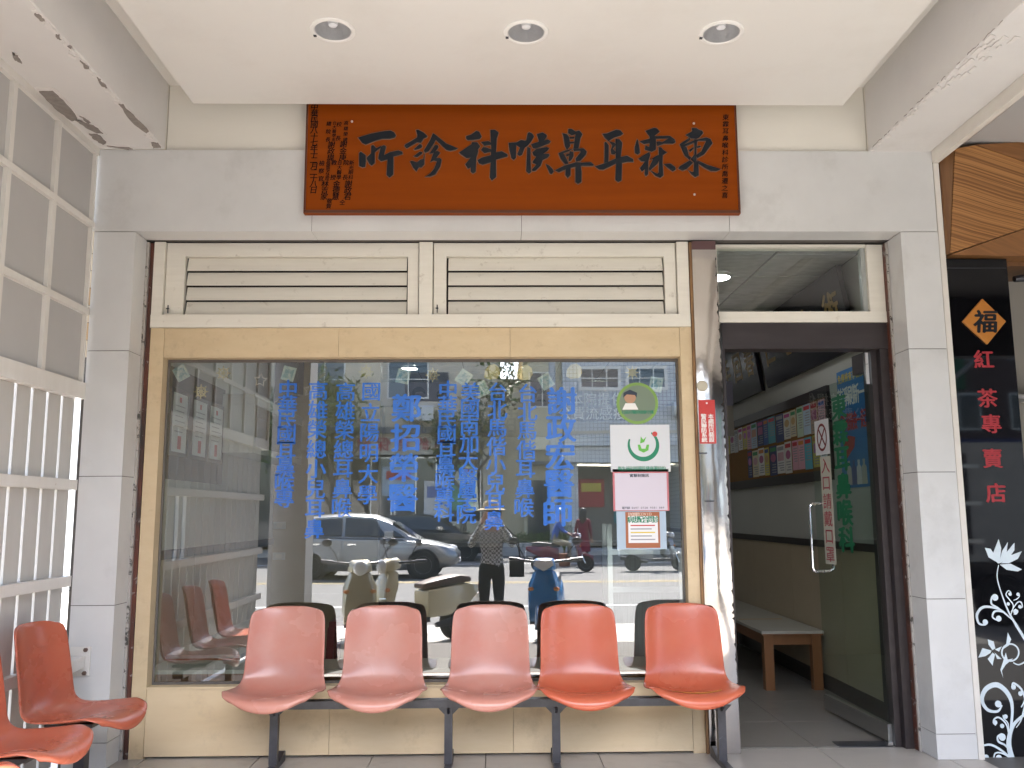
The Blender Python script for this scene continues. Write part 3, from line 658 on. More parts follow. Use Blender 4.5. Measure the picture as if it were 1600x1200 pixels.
bn = thing('beam_bench', 'row of five moulded orange plastic seats on a black steel beam before the window', 'bench', (0, -.06, 0), 0, 'beam seating with orange shells')
sx = [(-1.205, OR_A, -.02), (-.645, OR_A, .0), (-.035, OR_A, -.01), (.485, OR_B, .05), (1.085, OR_B, .03)]
shells = [shell(bn, x, 0, m, rz) for x, m, rz in sx]
for s_ in shells: s_.scale = (1.07, 1.0, 1.0)
bx('beam', -1.36, 1.275, -.035, .035, .325, .366, BLACKM, bn, .003)
for x in [s[0] for s in sx]:
    bx('bracket', x-.10, x+.10, -.13, .10, .367, .384, BLACKM, bn, .003)
for x in (-1.215, -.262, .33, 1.245):
    g = bx('leg', x-.022, x+.022, -.022, .022, .03, .324, BLACKM, bn, .003)
    bm = B(); prism(bm, [(-.25, 0), (.20, 0), (.20, .055), (.165, .06), (.06, .03), (-.20, .03), (-.25, .02)], x-.02, x+.02, 'x'); obj('foot', bm, BLACKM, g, bevel=.003)
    bm = B(); prism(bm, [(-.0215, .29), (-.0215, .323), (-.07, .323)], x-.006, x+.006, 'x'); prism(bm, [(x-.0215, .285), (x-.06, .323), (x-.0215, .323)], -.01, .01, 'y'); prism(bm, [(x+.0215, .285), (x+.06, .323), (x+.0215, .323)], -.01, .01, 'y'); obj('gusset', bm, BLACKM, g)
TAPE = mat('yellow_tape', (.55, .30, .02), .4)
def seat_mark(sh, pts, m, name):
    me = sh.data; bm = B()
    from mathutils.bvhtree import BVHTree
    t = BVHTree.FromPolygons([v.co for v in me.vertices], [p.vertices for p in me.polygons])
    rows = []
    for (x, y, w, nx, ny) in pts:
        r_ = []
        for s in (-1, 1):
            h = t.ray_cast(Vector((x+nx*w*s, y+ny*w*s, 1)), Vector((0, 0, -1))); r_.append(bm.verts.new(h[0]+h[1]*.0015))
        rows.append(r_)
    for a, b in zip(rows, rows[1:]): bm.faces.new((a[0], a[1], b[1], b[0]))
    obj(name, bm, m, sh, True)
seat_mark(shells[4], [(-.13+.26*k/12, -.12-.05*math.sin(math.pi*k/12)-.02*(k < 1), .019, .2, 1) for k in range(13)], TAPE, 'tape_strip')
seat_mark(shells[2], [(.01+.02*math.cos(a)*2, -.16+.02*math.sin(a), .004, 0, 1) for a in [math.pi*k/8 for k in range(9)]], PAPER, 'white_scuff')
b2 = thing('beam_bench', 'row of orange plastic seats with their backs against the white slatted screen', 'bench', (-2.075, -.57, 0), R(90), 'beam seating with orange shells')
for i, x in enumerate((0, -.61, -1.22)): s_ = shell(b2, x, .0, OR_C, R(-6 if i == 0 else -3)); s_.scale = (1.05, 1.13, 1.0)
bx('beam', -1.6, .27, -.035, .035, .325, .366, BLACKM, b2, .003)
for x in (0, -.61, -1.22): bx('bracket', x-.10, x+.10, -.13, .10, .367, .384, BLACKM, b2, .003)
for x in (.10, -.9):
    g = bx('leg', x-.03, x+.03, -.026, .026, .03, .324, BLACKM, b2, .003)
    bm = B(); prism(bm, [(-.25, 0), (.17, 0), (.17, .04), (-.25, .03)], x-.02, x+.02, 'x'); obj('foot', bm, BLACKM, g, bevel=.003)

# ================================================================ white screen at the side of the arcade
XS = -2.41
SLATP = mat('shaded_slat_paint', (.52, .505, .475), .45, col2=(.45, .43, .395), scale=5, amt=.6, stretch=(2, 2, .4), dirt=(.28, .16, .09), dscale=9, dlo=.70, dhi=.74, damt=.8)  # screen paint copied darker, shade of the inner faces put into the colour
sc = wthing('side_screen', 'white metal screen with frosted panes above vertical slats closing the arcade side', 'screen', (XS, -1.9, 0))
zr = [3.578, 3.098, 2.568, 2.10]
yv = [-.012-.458*i for i in range(9)]
YE = yv[-1]
bx('top_rail', XS-.03, XS+.02, YE, 0-.003, 3.535, 3.579, SCREENP, sc, .003)
bx('rail', XS-.03, XS+.018, YE, -.003, 3.08, 3.116, SCREENP, sc, .003)
bx('rail', XS-.03, XS+.018, YE, -.003, 2.55, 2.588, SCREENP, sc, .003)
bx('bottom_rail', XS-.04, XS+.024, YE, -.001, 2.05, 2.145, SCREENP, sc, .004)
FROST = mat('frosted_pane', (.41, .40, .39), .55, col2=(.44, .43, .415), scale=3, trans=.0, bump=.0004, bscale=200)
zz = [(3.117, 3.534), (2.589, 3.079), (2.146, 2.549)]
for i, y in enumerate(yv):
    for k, (a, b) in enumerate(zz):
        w = .03 if i else .022
        bx('mullion', XS-.028, XS+.016, y-w, y-.004 if i == 0 else y+w-.022, a, b, SCREENP, sc, .003)
        if i < 8:
            bx('pane', XS-.012, XS-.006, yv[i+1]+.008+.001, y-w-.001, a+.001, b-.001, FROST, sc, 0)
for i in range(22):
    y = -.012-.163*i
    for a, b in ((1.585, 2.049), (1.045, 1.525), (.59, .985)):
        bx('slat', XS-.055, XS-.03, y-.136, y-(.07 if (i in (7, 8) and a == 1.045) else 0), a, b, SLATP, sc, .002)  # two slats out of view cut narrower, gap shaped to let sunlight in
for z0, z1, d in ((1.526, 1.584, .012), (.986, 1.044, .012), (.53, .589, .012)): bx('rail', XS-.062, XS+d, -3.6, -.002, z0, z1, SCREENP, sc, .003)
for i in range(22):
    y = -.012-.163*i; bx('slat', XS-.055, XS-.03, y-.136, y, .02, .529, SLATP, sc, .002)
br_ = B(); prism(br_, [(-.30, .60), (-.018, .605), (-.018, .545), (-.30, .535)], -2.36, -2.285, 'x'); br_ = obj('fixing_bar', br_, SCREENP, sc, bevel=.003)
bx('fixing_plate', -2.372, -2.262, -.016, -.001, .50, .655, SCREENP, br_, .004)
for z in (.515, .64):
    bm = B(); lathe(bm, [(.012, 0), (.012, .012), (.008, .014)], 6, Matrix.Translation((-2.285, -.016, z)) @ Matrix.Rotation(R(90), 4, 'X')); obj('bolt', bm, mat('bolt_rust', (.16, .11, .09), .6, .5), br_)

# ================================================================ the room behind the glass
WALLU = mat('room_wall_upper', (.44, .44, .40), .7, col2=(.48, .48, .44), scale=1.5)
WALLL = mat('room_wall_tile', (.40, .32, .21), .4, col2=(.46, .375, .255), scale=3, amt=.7, stretch=(1, 1, 2), detail=9)
RAILM = mat('dark_rail', (.022, .014, .012), .35)
XL, XR, ZC = -2.2, 2.6, 3.2
wr = struct(bx('room_wall_right', XR, XR+.12, .40, 9.9, 0, ZC, WALLU, None, 0), 'waiting room wall beside the wooden bench')
bx('dado_rail', XR-.022, XR-.001, .42, 9.8, 1.10, 1.155, RAILM, wr, .004); bx('skirting', XR-.016, XR-.001, .42, 9.8, 0.001, .115, RAILM, wr, .002)
for i in range(8): bx('wall_tile', XR-.010, XR-.001, .42+1.15*i, 1.566+1.15*i, .117, 1.098, WALLL, wr, .0015)
wl_ = struct(bx('room_wall_left', XL-.12, XL, .34, 9.9, 0, ZC, WALLU, None, 0), 'waiting room wall behind the certificates')
bx('dado_rail', XL+.001, XL+.022, .36, 3.74, 1.09, 1.15, RAILM, wl_, .004)
for i in range(3): bx('wall_tile', XL+.001, XL+.010, .36+1.12*i, 1.476+1.12*i, .0, 1.088, WALLL, wl_, .0015)
wb = struct(bx('room_wall_back', XL, XR, 9.9, 10.0, 0, ZC, WALLU, None, 0), 'back wall of the waiting room')
wp = struct(bx('partition_wall', XL+.002, -1.16, 3.75, 3.9, 0, ZC-.002, WALLL, None, .003), 'beige tiled partition with switch plates')
for z0 in (.0, .62, 1.24, 1.86, 2.48): bx('wall_tile', XL+.03, -1.165, 3.742, 3.7495, z0+.002, z0+.616, WALLL, wp, .0015)
wf = struct(bx('room_wall_front', XL-.1, XR+.1, .302, .33, 3.063, ZC+.1, WALLU, None, 0), 'strip of wall above the shop windows')
rc = struct(bx('room_ceiling', XL-.1, XR+.1, .302, 9.95, ZC+.012, ZC+.1, mat('ceiling_void', (.16, .16, .15), .8), None, 0), 'suspended tile ceiling of the waiting room')
CT = mat('ceiling_tile', (.50, .51, .48), .8, col2=(.40, .41, .38), scale=9, amt=.35, stretch=(1, 2.2, 1), detail=1, bump=.004)
tb = B(); box(tb, .008, .592, .012, .588, 0, .011); cme = bpy.data.meshes.new('ceiling_tile'); tb.to_mesh(cme); tb.free(); cme.materials.append(CT)
for i in range(8):
    for j in range(16):
        o = bpy.data.objects.new('ceiling_tile', cme); COL.objects.link(o); o.parent = rc; o.location = (XL+.6*i, .34+.6*j, ZC)
LED = mat('led_panel', (.9, .9, .9), .5, emit=(.95, .97, 1.0), estr=5.4)
for i, ((x, y), lab) in enumerate(zip(((-1.07, 5.83), (-1.14, 7.72), (1.45, 7.2), (1.0, 9.3), (1.72, 1.5), (-1.35, 2.3), (.5, 4.6)),
        ('above the reception counter', 'deepest beyond the partition', 'beyond the long notice board', 'by the back wall', 'just inside the doorway', 'above the certificates, added to brighten that wall', 'in the middle of the waiting room'))):  # the certificates lamp is an added source that brightens the left wall
    t = wthing('ceiling_lamp', 'lit round white ceiling lamp '+lab, 'ceiling light', (x, y, ZC-.03), 'lit lamps in the waiting room')
    bm = B(); lathe(bm, [(.10, 0), (.10, .022)], 24, Matrix.Translation((x, y, ZC-.024))); obj('diffuser', bm, LED, t, True)
    bm = B(); lathe(bm, [(.101, -.002), (.115, 0), (.115, .023), (.101, .023)], 24, Matrix.Translation((x, y, ZC-.0245)), cap=False); obj('ring', bm, RIMW, t, True)

# notice board and its leaflets
nb = wthing('notice_board', 'long black framed cork notice board on the waiting room wall', 'notice board', (XR-.02, 3.2, 1.63))
bm = B(); box(bm, XR-.03, XR-.003, 1.62, 4.95, 1.62, 1.70); box(bm, XR-.03, XR-.003, 1.62, 4.95, 2.27, 2.35); box(bm, XR-.0295, XR-.0035, 1.60, 1.66, 1.701, 2.269); box(bm, XR-.0295, XR-.0035, 4.89, 4.95, 1.701, 2.269); obj('frame', bm, RAILM, nb, bevel=.004)
bx('cork', XR-.012, XR-.003, 1.661, 4.889, 1.701, 2.269, mat('cork', (.22, .11, .03), .9, col2=(.28, .15, .05), scale=80), nb, 0)
LC = [('pale blue', (.42, .55, .66)), ('white', (.72, .72, .70)), ('off white', (.66, .66, .60)), ('bluish white', (.60, .66, .72)), ('pale grey', (.55, .56, .57)), ('sky blue', (.22, .42, .62)), ('pale green', (.50, .62, .48)), ('pink', (.66, .36, .44)), ('deep blue', (.05, .12, .38)), ('turquoise', (.10, .40, .50)), ('cream', (.66, .60, .42)), ('lilac', (.52, .46, .64)), ('yellow', (.62, .55, .12)), ('navy', (.03, .05, .16)), ('salmon', (.64, .40, .32))]
PC = [('red', (.50, .03, .04)), ('dark blue', (.03, .08, .35)), ('green', (.04, .28, .10)), ('grey', (.30, .30, .32)), ('orange', (.60, .22, .03)), ('magenta', (.50, .06, .25))]
rr = random.Random(21); seen = {}
def sheet(y0, y1, z0, z1, x, lc, pc, tail, th=.0015):
    t = wthing('leaflet', f'{lc[0]} leaflet printed in {pc[0]}, {tail}', 'leaflet', (x, (y0+y1)/2, z0), 'leaflets pinned to the notice board')
    bx('sheet', x-th, x, y0, y1, z0, z1, mat('sheet_'+lc[0].replace(' ', '_'), lc[1], .45), t, 0)
    m = mat('print_'+pc[0].replace(' ', '_'), pc[1], .45); w, h = y1-y0, z1-z0
    n = rr.randint(2, 4); zc = z1-.06*h
    bx('heading', x-th-.0008, x-th, y0+.1*w, y1-.1*w, zc-.13*h, zc, m, t, 0); zc -= .2*h
    if rr.random() < .55:
        bm = B(); hh = .3*h; prism(bm, [(y0+w*(.5+.36*math.cos(a)), zc-hh/2+hh*.48*math.sin(a)) for a in [2*math.pi*k/12 for k in range(12)]] if rr.random() < .5 else [(y0+.12*w, zc), (y1-.15*w, zc), (y1-.1*w, zc-hh), (y0+.12*w, zc-hh)], x-th-.0008, x-th, 'x')
        obj('picture', bm, mat('pic%d' % rr.randint(0, 4), (rr.uniform(.1, .6), rr.uniform(.1, .5), rr.uniform(.1, .5)), .45), t); zc -= .36*h
    k = 0
    while zc > z0+.08*h and k < 6:
        bx('text_line', x-th-.0007, x-th, y0+.12*w, y1-w*rr.uniform(.1, .4), zc-.035*h, zc, mat('print_grey', (.30, .30, .32), .45), t, 0); zc -= .085*h; k += 1
used = set()
def combo(row):
    while True:
        a, b = LC[rr.randrange(len(LC))], PC[rr.randrange(len(PC))]
        if (a[0], b[0], row) not in used and not (a[0] == 'deep blue' and b[0] == 'dark blue'):
            used.add((a[0], b[0], row)); return a, b
y = 1.70; k = 0
while y < 4.75:
    w = rr.uniform(.15, .24)
    for row, (za, zb) in enumerate(((2.0, 2.255), (1.71, 1.985))):
        if row == 1 and y > 3.9: continue
        d = rr.uniform(-.02, .02)
        sheet(y+.008, y+w-.005, za+rr.uniform(0, .025), zb+d*.4, XR-.013-.0018*(k % 3), *combo(row), 'in the %s row of the notice board' % ('upper' if row == 0 else 'lower')); k += 1
    y += w
# blue poster by the door
t = wthing('blue_poster', 'large blue health poster with white and red headlines behind the glass door', 'poster', (XR-.004, 1.2, 1.55))
bx('sheet', XR-.005, XR-.002, .93, 1.46, 1.55, 2.42, mat('poster_blue', (.012, .14, .42), .35, col2=(.02, .22, .55), scale=2), t, 0)
YN = Vector((0, -1, 0))
bm = B(); line(bm, '乾淨刷新一', (XR-.0062, 1.41, 2.22), YN, ZA, .095, .13, .098, bold=.03); obj('headline', bm, WHT, t)
bm = B(); line(bm, 'C肝篩檢一起', (XR-.0062, 1.42, 2.03), YN, ZA, .088, .12, .082, bold=.03); obj('headline', bm, REDP, t)
bm = B(); line(bm, '免費檢查享健康', (XR-.0062, 1.41, 2.36), YN, ZA, .055, .06, .068, bold=.02); obj('headline', bm, mat('yellow_print', (.65, .50, .04), .5), t)
bm = B(); prism(bm, [(1.40, 1.86), (1.30, 1.93), (1.18, 1.91), (1.20, 1.84), (1.28, 1.80), (1.36, 1.76)], XR-.0065, XR-.0052, 'x'); obj('liver_drawing', bm, mat('liver_red', (.45, .06, .05), .5), t)
for q, (y_, c_) in enumerate(((1.32, (.6, .55, .5)), (1.23, (.12, .14, .3)), (1.14, (.65, .65, .66)), (1.05, (.5, .48, .42)))):
    bm = B(); prism(bm, [(y_-.045, 1.57), (y_+.045, 1.57), (y_+.04, 1.69), (y_+.015, 1.71), (y_+.02, 1.745), (y_-.02, 1.745), (y_-.015, 1.71), (y_-.04, 1.69)], XR-.0065-.0004*q, XR-.0052-.0004*q, 'x'); obj('figure_print', bm, mat('fig%d' % q, c_, .5), t)
# black lacquer boards near the ceiling
LACQ = mat('black_lacquer', (.006, .006, .008), .25, spec=.15, col2=(.012, .012, .016), scale=3)
GOLD = mat('gold_paint', (.30, .19, .05), .4, .4)
for y0, y1, lab, s in ((1.0, 3.04, 'black lacquer board with gold characters hung above the notice board near the door', '仁心仁術'), (3.22, 4.9, 'black lacquer board with gold characters hung deeper in the waiting room', '妙手回春')):
    t = wthing('lacquer_board', lab, 'plaque', (XR, (y0+y1)/2, 2.52), 'lacquer boards on the waiting room wall')
    Mx = Matrix.Translation((XR-.012, 0, 2.53)) @ Matrix.Rotation(R(-9), 4, 'Y')
    bm = B(); box(bm, -.035, 0, y0, y1, 0, .62, Mx); obj('board', bm, LACQ, t, bevel=.004)
    bm = B(); n = len(s)
    for i, ch in enumerate(s[::-1]): put(bm, ch, Mx @ Vector((-.0375, y0+(y1-y0)*(i+.5)/n, .33)), YN, (Mx.to_3x3() @ ZA), .26, .26, bold=.03, shear=.1)
    obj('gold_lettering', bm, GOLD, t)

# wooden bench beside the right wall
def bench(name, lab, x0, x1, y0, y1, ztop, legs, topm, legm, group):
    t = wthing(name, lab, 'bench', ((x0+x1)/2, (y0+y1)/2, 0), group)
    bx('seat_top', x0, x1, y0, y1, ztop-.022, ztop, topm, t, .003)
    bx('edge_band', x0+.004, x1-.004, y0+.004, y1-.004, ztop-.034, ztop-.0225, legm, t, 0)
    bm = B(); box(bm, x0+.05, x1-.05, y0+.04, y0+.065, ztop-.11, ztop-.0345); box(bm, x0+.05, x1-.05, y1-.065, y1-.04, ztop-.11, ztop-.0345); box(bm, x0+.03, x0+.05, y0+.066, y1-.066, ztop-.11, ztop-.0345); box(bm, x1-.05, x1-.03, y0+.066, y1-.066, ztop-.11, ztop-.0345); obj('apron', bm, legm, t)
    for lx, ly in legs: bx('leg', lx-.036, lx+.036, ly-.036, ly+.036, .0, ztop-.036, legm, t, .003)
BTOP = mat('bench_laminate', (.42, .40, .34), .35, col2=(.48, .46, .40), scale=6)
BLEG = mat('bench_wood', (.20, .085, .03), .4, col2=(.28, .125, .05), scale=5, stretch=(2, 2, .3), amt=.7)
bench('wooden_bench', 'wooden bench with a pale laminate top along the wall inside the doorway', 2.085, 2.575, 1.97, 4.6, .452, ((2.14, 2.02), (2.52, 2.02), (2.14, 3.3), (2.52, 3.3), (2.14, 4.5), (2.52, 4.5)), BTOP, BLEG, 'benches in the waiting room')
bench('wooden_bench', 'long low bench with a pale top standing just behind the window glass', -2.12, 1.06, .40, .78, .455, ((-2.06, .46), (-2.06, .72), (-.9, .46), (-.9, .72), (.2, .46), (.2, .72), (1.0, .46), (1.0, .72)), BTOP, BLEG, 'benches in the waiting room')
bench('wooden_bench', 'low bench with a pale top below the framed certificates', -2.17, -1.68, .90, 3.3, .47, ((-2.11, .96), (-1.74, .96), (-2.11, 2.1), (-1.74, 2.1), (-2.11, 3.2), (-1.74, 3.2)), BTOP, BLEG, 'benches in the waiting room')
bm = B()
for k in range(9):
    a = k*.7; pass
bx('cushion_tape', 2.12, 2.5, 2.75, 2.78, .4525, .4532, TAPE, None, 0); tag(bpy.data.objects['cushion_tape'], 'strip of yellow tape across the bench inside the doorway', 'tape')

# certificates, cabinet, television on the left wall
t = wthing('certificate_backing', 'dark wall board carrying three framed certificates', 'wall board', (XL+.01, 1.5, 1.62))
bx('board', XL+.001, XL+.012, .74, 2.02, 1.62, 2.38, mat('dark_board', (.05, .05, .05), .5), t, 0)
FR = mat('certificate_frame', (.13, .13, .13), .25, .5); YPv = Vector((0, 1, 0))
for i, (pa, pb, w) in enumerate((((268, 608), (290, 715), 'nearest the sandstone jamb'), ((301, 612), (321, 712), 'between the other two'), ((327, 617), (346, 716), 'next to the white wall cabinet'))):
    a, b = Sp(*pa, XL+.03), Sp(*pb, XL+.03); y0, y1 = a.y, b.y; z1, z0 = 2.235, 1.775
    if y1-y0 > .42: y1 = y0+.42
    t = wthing('certificate', 'framed certificate with red seals, '+w, 'certificate', (XL+.02, y0, z0), 'framed certificates in the waiting room')
    bx('frame', XL+.013, XL+.035, y0, y1, z0, z1, FR, t, .004); bx('paper_sheet', XL+.0355, XL+.037, y0+.03, y1-.03, z0+.03, z1-.03, PAPER, t, 0)
    bx('seal', XL+.0375, XL+.0382, y0+.5*(y1-y0)-.03, y0+.5*(y1-y0)+.035, z0+.05, z0+.14, REDP, t, 0); bx('emblem', XL+.0375, XL+.0382, y0+.5*(y1-y0)-.02, y0+.5*(y1-y0)+.02, z1-.09, z1-.055, REDP, t, 0)
    for k in range(6): bx('text_line', XL+.0375, XL+.0380, y0+.07, y1-.07-.02*(k % 3), z1-.12-.035*k, z1-.113-.035*k, mat('print_grey', (.3, .3, .32), .45), t, 0)
CABW = mat('cabinet_white', (.60, .60, .57), .4)
cb = wthing('wall_cabinet', 'white wall cabinet with sliding glass doors beside the certificates', 'cabinet', (-2.07, 2.8, 1.88))
bx('carcass', XL+.002, -1.93, 1.95, 3.73, 2.26, 2.34, CABW, cb, .003); bx('carcass', XL+.002, -1.93, 1.95, 3.73, 1.87, 1.925, CABW, cb, .003); bx('side_panel', XL+.002, -1.932, 1.95, 1.99, 1.926, 2.259, CABW, cb, .003); bx('back_panel', XL+.003, XL+.02, 1.991, 3.72, 1.926, 2.259, mat('cab_back', (.30, .27, .2), .6), cb, 0)
for a in (1.992, 2.87): bx('glass_door', -1.945, -1.94, a, a+.87, 1.927, 2.258, glassmat('cabinet_glass', .06, (.8, .82, .78)), cb, 0)
tv = thing('television', 'dark flat television hung near the ceiling above the wall cabinet', 'television', (-1.92, 2.95, 2.42), R(-62))
bx('casing', -.40, .40, 0, .05, 0, .50, mat('tv_black', (.012, .012, .014), .3), tv, .006); bx('screen_glass', -.385, .385, -.003, -.0005, .02, .485, mat('tv_screen', (.006, .007, .018), .05), tv, 0); bm = B(); tube(bm, [(0, .05, .25), (0, .12, .25), (0, .12, .77)], .018, 8); obj('ceiling_mount', bm, BLACKM, tv)
for px, py, lab in ((437, 821, 'rocker switch plate on the beige partition'), (436, 869, 'blank cover plate low on the beige partition')):
    c = Wp(px, py, 3.742); t = wthing('switch_plate', lab, 'switch', (c.x, 3.742, c.z-.03)); bx('plate', c.x-.06, c.x+.06, 3.732, 3.741, c.z-.035, c.z+.035, CABW, t, .003); bx('rocker', c.x-.028, c.x+.028, 3.729, 3.7315, c.z-.02, c.z+.02, CREAM, t, .001)

# reception header with its vaccine sign
PURP = mat('header_grey', (.15, .14, .19), .5, col2=(.18, .17, .22), scale=2)
rh = wthing('reception_header', 'grey violet header panel above the reception carrying flu vaccine lettering', 'header panel', (.6, 3.5, 2.12))
bx('panel', -1.12, 2.35, 3.5, 3.56, 2.42, 2.66, PURP, rh, .003); bx('lower_panel', -1.08, 2.35, 3.505, 3.56, 2.12, 2.4185, mat('header_beige', (.26, .24, .20), .5), rh, .003)
HEADI = mat('header_icon', (.02, .03, .05), .5)
bm = B()
for i in range(6):
    cx_, cz_ = -.75+.24*i, 2.555-.02*(i % 2)
    pts = [(cx_+.065*math.cos(a), cz_+.06*math.sin(a)) for a in [math.pi*k/10-.2 for k in range(14)]]; prism(bm, pts+[(cx_-.03, cz_+.005), (cx_+.03, cz_+.01)], 3.4965, 3.4985, 'y'); prism(bm, [(cx_-.05, cz_-.07), (cx_+.05, cz_-.07), (cx_+.03, cz_-.05), (cx_-.03, cz_-.05)], 3.4965, 3.4985, 'y')
o = obj('icon_row', bm, HEADI, rh); o['kind'] = 'stuff'
bm = B(); line(bm, '流感疫苗', (-.78, 3.503, 2.27), XA, ZA, .19, .21, .30, bold=.01); obj('lettering', bm, mat('ghost_grey', (.16, .16, .15), .5), rh)
vs_ = wthing('vaccine_sign', 'dark blue rounded sign with two rows of white characters on the reception header', 'sign', (.95, 3.49, 2.29))
bx('board', .545, 1.45, 3.478, 3.494, 2.265, 2.57, mat('sign_navy', (.018, .035, .065), .4), vs_, .006)
bm = B(); line(bm, '本院提供', (.80, 3.4755, 2.485), XA, ZA, .11, .115, .135, bold=.008); line(bm, '公費流感疫苗', (.68, 3.4755, 2.345), XA, ZA, .11, .115, .135, bold=.008); obj('lettering', bm, WHT, vs_)
ct = wthing('reception_counter', 'dark reception counter below the vaccine sign', 'counter', (.6, 3.7, 0))
bx('front', -1.05, 2.0, 3.56, 3.62, 0, 1.06, mat('counter_front', (.13, .12, .11), .5), ct, .003); bx('top', -1.08, 2.03, 3.50, 4.1, 1.0605, 1.10, mat('counter_top', (.25, .23, .2), .3), ct, .004)
# steel framed display stand behind the glass at the right
ds = wthing('display_stand', 'aluminium framed stand with grey ribbed panels behind the window posters', 'stand', (1.0, 1.05, 0))
for x in (.77, 1.245):
    for y in (.92, 1.2): bx('upright', x-.016, x+.016, y-.016, y+.016, 0, 1.30 if x < 1 else 1.14, ALU, ds, .003)
RIB = mat('ribbed_grey', (.20, .20, .19), .5, col2=(.30, .30, .29), scale=40, stretch=(6, 6, .1), amt=.4)
for z in (.30, .85, 1.10): bx('rail', .787, 1.228, .905, .935, z, z+.035, ALU, ds, .003)
bx('panel', .787, 1.228, .915, .925, .336, .849, RIB, ds, 0); bx('panel', .787, 1.228, .915, .925, .886, 1.099, RIB, ds, 0)
# dark red stool
st = wthing('plastic_stool', 'dark red plastic stool behind the first orange seat', 'stool', (-1.02, 1.35, 0))
SR = mat('dark_red_plastic', (.10, .008, .015), .35)
bx('seat', -1.16, -.86, 1.2, 1.5, .60, .64, SR, st, .012)
for x, y in ((-1.14, 1.22), (-.88, 1.22), (-1.14, 1.48), (-.88, 1.48)):
    bm = B(); dx = (x+1.01)*.25; dy = (y-1.35)*.25; loft(bm, [[(x+dx-.022, y+dy-.022, 0), (x+dx+.022, y+dy-.022, 0), (x+dx+.022, y+dy+.022, 0), (x+dx-.022, y+dy+.022, 0)], [(x-.026, y-.026, .6), (x+.026, y-.026, .6), (x+.026, y+.026, .6), (x-.026, y+.026, .6)]]); obj('leg', bm, SR, st)

# ================================================================ things stuck on the window glass
YI = YG-.0075
def card(name, lab, cat, pa, pb, m, group=None, th=.001):
    a, b = Wp(*pa, YI+.004), Wp(*pb, YI+.004)
    t = wthing(name, lab, cat, ((a.x+b.x)/2, YI, b.z), group)
    bx('sheet', a.x, b.x, YI+.003, YI+.003+th, b.z, a.z, m, t, 0); return t, a, b
GR = mat('logo_green', (.01, .20, .10), .5)
t, a, b = card('window_notice', 'white sheet with a green ring emblem taped inside the window', 'notice', (953, 664), (1048, 737), mat('glossy_paper', (.62, .64, .66), .3))
cx_, cz_ = (a.x+b.x)/2+.02, (a.z*.56+b.z*.44)
bm = B()
for k in range(30):
    t0, t1 = R(-205)+R(262)*k/30, R(-205)+R(262)*(k+1)/30
    w0 = .010+.018*math.sin(math.pi*k/30); w1 = .010+.018*math.sin(math.pi*(k+1)/30)
    bm.faces.new([bm.verts.new((cx_+r_*math.cos(q), YI+.0022, cz_+r_*math.sin(q))) for r_, q in ((.098, t0), (.098, t1), (.098-w1, t1), (.098-w0, t0))])
bm2 = bm; obj('emblem_ring', bm, GR, t)
bm = B(); prism(bm, [(cx_-.035, cz_+.005), (cx_-.03, cz_-.03), (cx_, cz_-.045), (cx_+.03, cz_-.03), (cx_+.035, cz_+.005), (cx_+.02, cz_+.005), (cx_+.012, cz_-.02), (cx_-.012, cz_-.02), (cx_-.02, cz_+.005)], YI+.0018, YI+.0028, 'y'); prism(bm, [(cx_-.02, cz_+.012), (cx_+.005, cz_+.02), (cx_+.02, cz_+.055), (cx_, cz_+.035), (cx_-.015, cz_+.055)], YI+.0018, YI+.0028, 'y'); obj('emblem_leaf', bm, mat('leaf_green', (.12, .42, .06), .5), t)
bm = B(); lathe(bm, [(.016, 0), (.016, .001)], 14, Matrix.Translation((cx_+.072, YI+.0025, cz_+.07)) @ Matrix.Rotation(R(90), 4, 'X')); obj('emblem_dot', bm, REDP, t)
bm = B(); line(bm, '衛生福利部國民健康署特約', (a.x+.055, YI+.0022, b.z+.022), XA, ZA, .022, .022, .0245, bold=.02); obj('lettering', bm, GR, t)
PINKB = mat('pink_border', (.52, .16, .18), .45)
t, a, b = card('window_notice', 'white notice with a pink red border taped under the green emblem sheet', 'notice', (957, 733), (1046, 798), PINKB)
bx('inner_sheet', a.x+.012, b.x-.012, YI+.0015, YI+.0028, b.z+.004, a.z-.025, mat('pale_lilac_paper', (.60, .55, .62), .35), t, 0)
bm = B(); line(bm, '實聯制簡訊', (a.x+.115, YI+.0010, a.z-.04), XA, ZA, .020, .018, .024, bold=.03); line(bm, '電子代碼 0697 0728 9581 889', (a.x+.06, YI+.0010, b.z+.018), XA, ZA, .014, .014, .0112, bold=.01); obj('lettering', bm, HEADI, t)
t, a, b = card('window_notice', 'brown framed patient notice on pale blue backing at the foot of the window sheets', 'notice', (963, 799), (1042, 858), mat('pale_blue_paper', (.38, .48, .58), .4))
a2, b2 = Wp(977, 800, YI), Wp(1032, 856, YI)
bx('brown_sheet', a2.x, b2.x, YI+.0015, YI+.0028, b2.z, a2.z, mat('brown_print', (.34, .11, .04), .45), t, 0); bx('white_area', a2.x+.016, b2.x-.012, YI+.0006, YI+.0014, b2.z+.03, a2.z-.025, PAPER, t, 0)
bm = B(); line(bm, '病患配合問診', (a2.x+.030, YI+.0002, a2.z-.045), XA, ZA, .034, .036, .031, bold=.035); obj('heading', bm, GR, t)
bm = B(); line(bm, '防疫期間COVID', (a2.x+.028, YI+.0002, a2.z-.014), XA, ZA, .02, .02, .0155, bold=.02); obj('heading', bm, mat('pale_print', (.7, .5, .4), .5), t)
for k in range(5): bx('text_line', a2.x+.03, b2.x-.03-.02*(k % 2), YI+.0001, YI+.0005, a2.z-.085-.021*k, a2.z-.078-.021*k, REDP if k == 0 else (mat('yellow_print', (.65, .5, .04), .5) if k == 2 else mat('print_grey', (.3, .3, .32), .45)), t, 0)
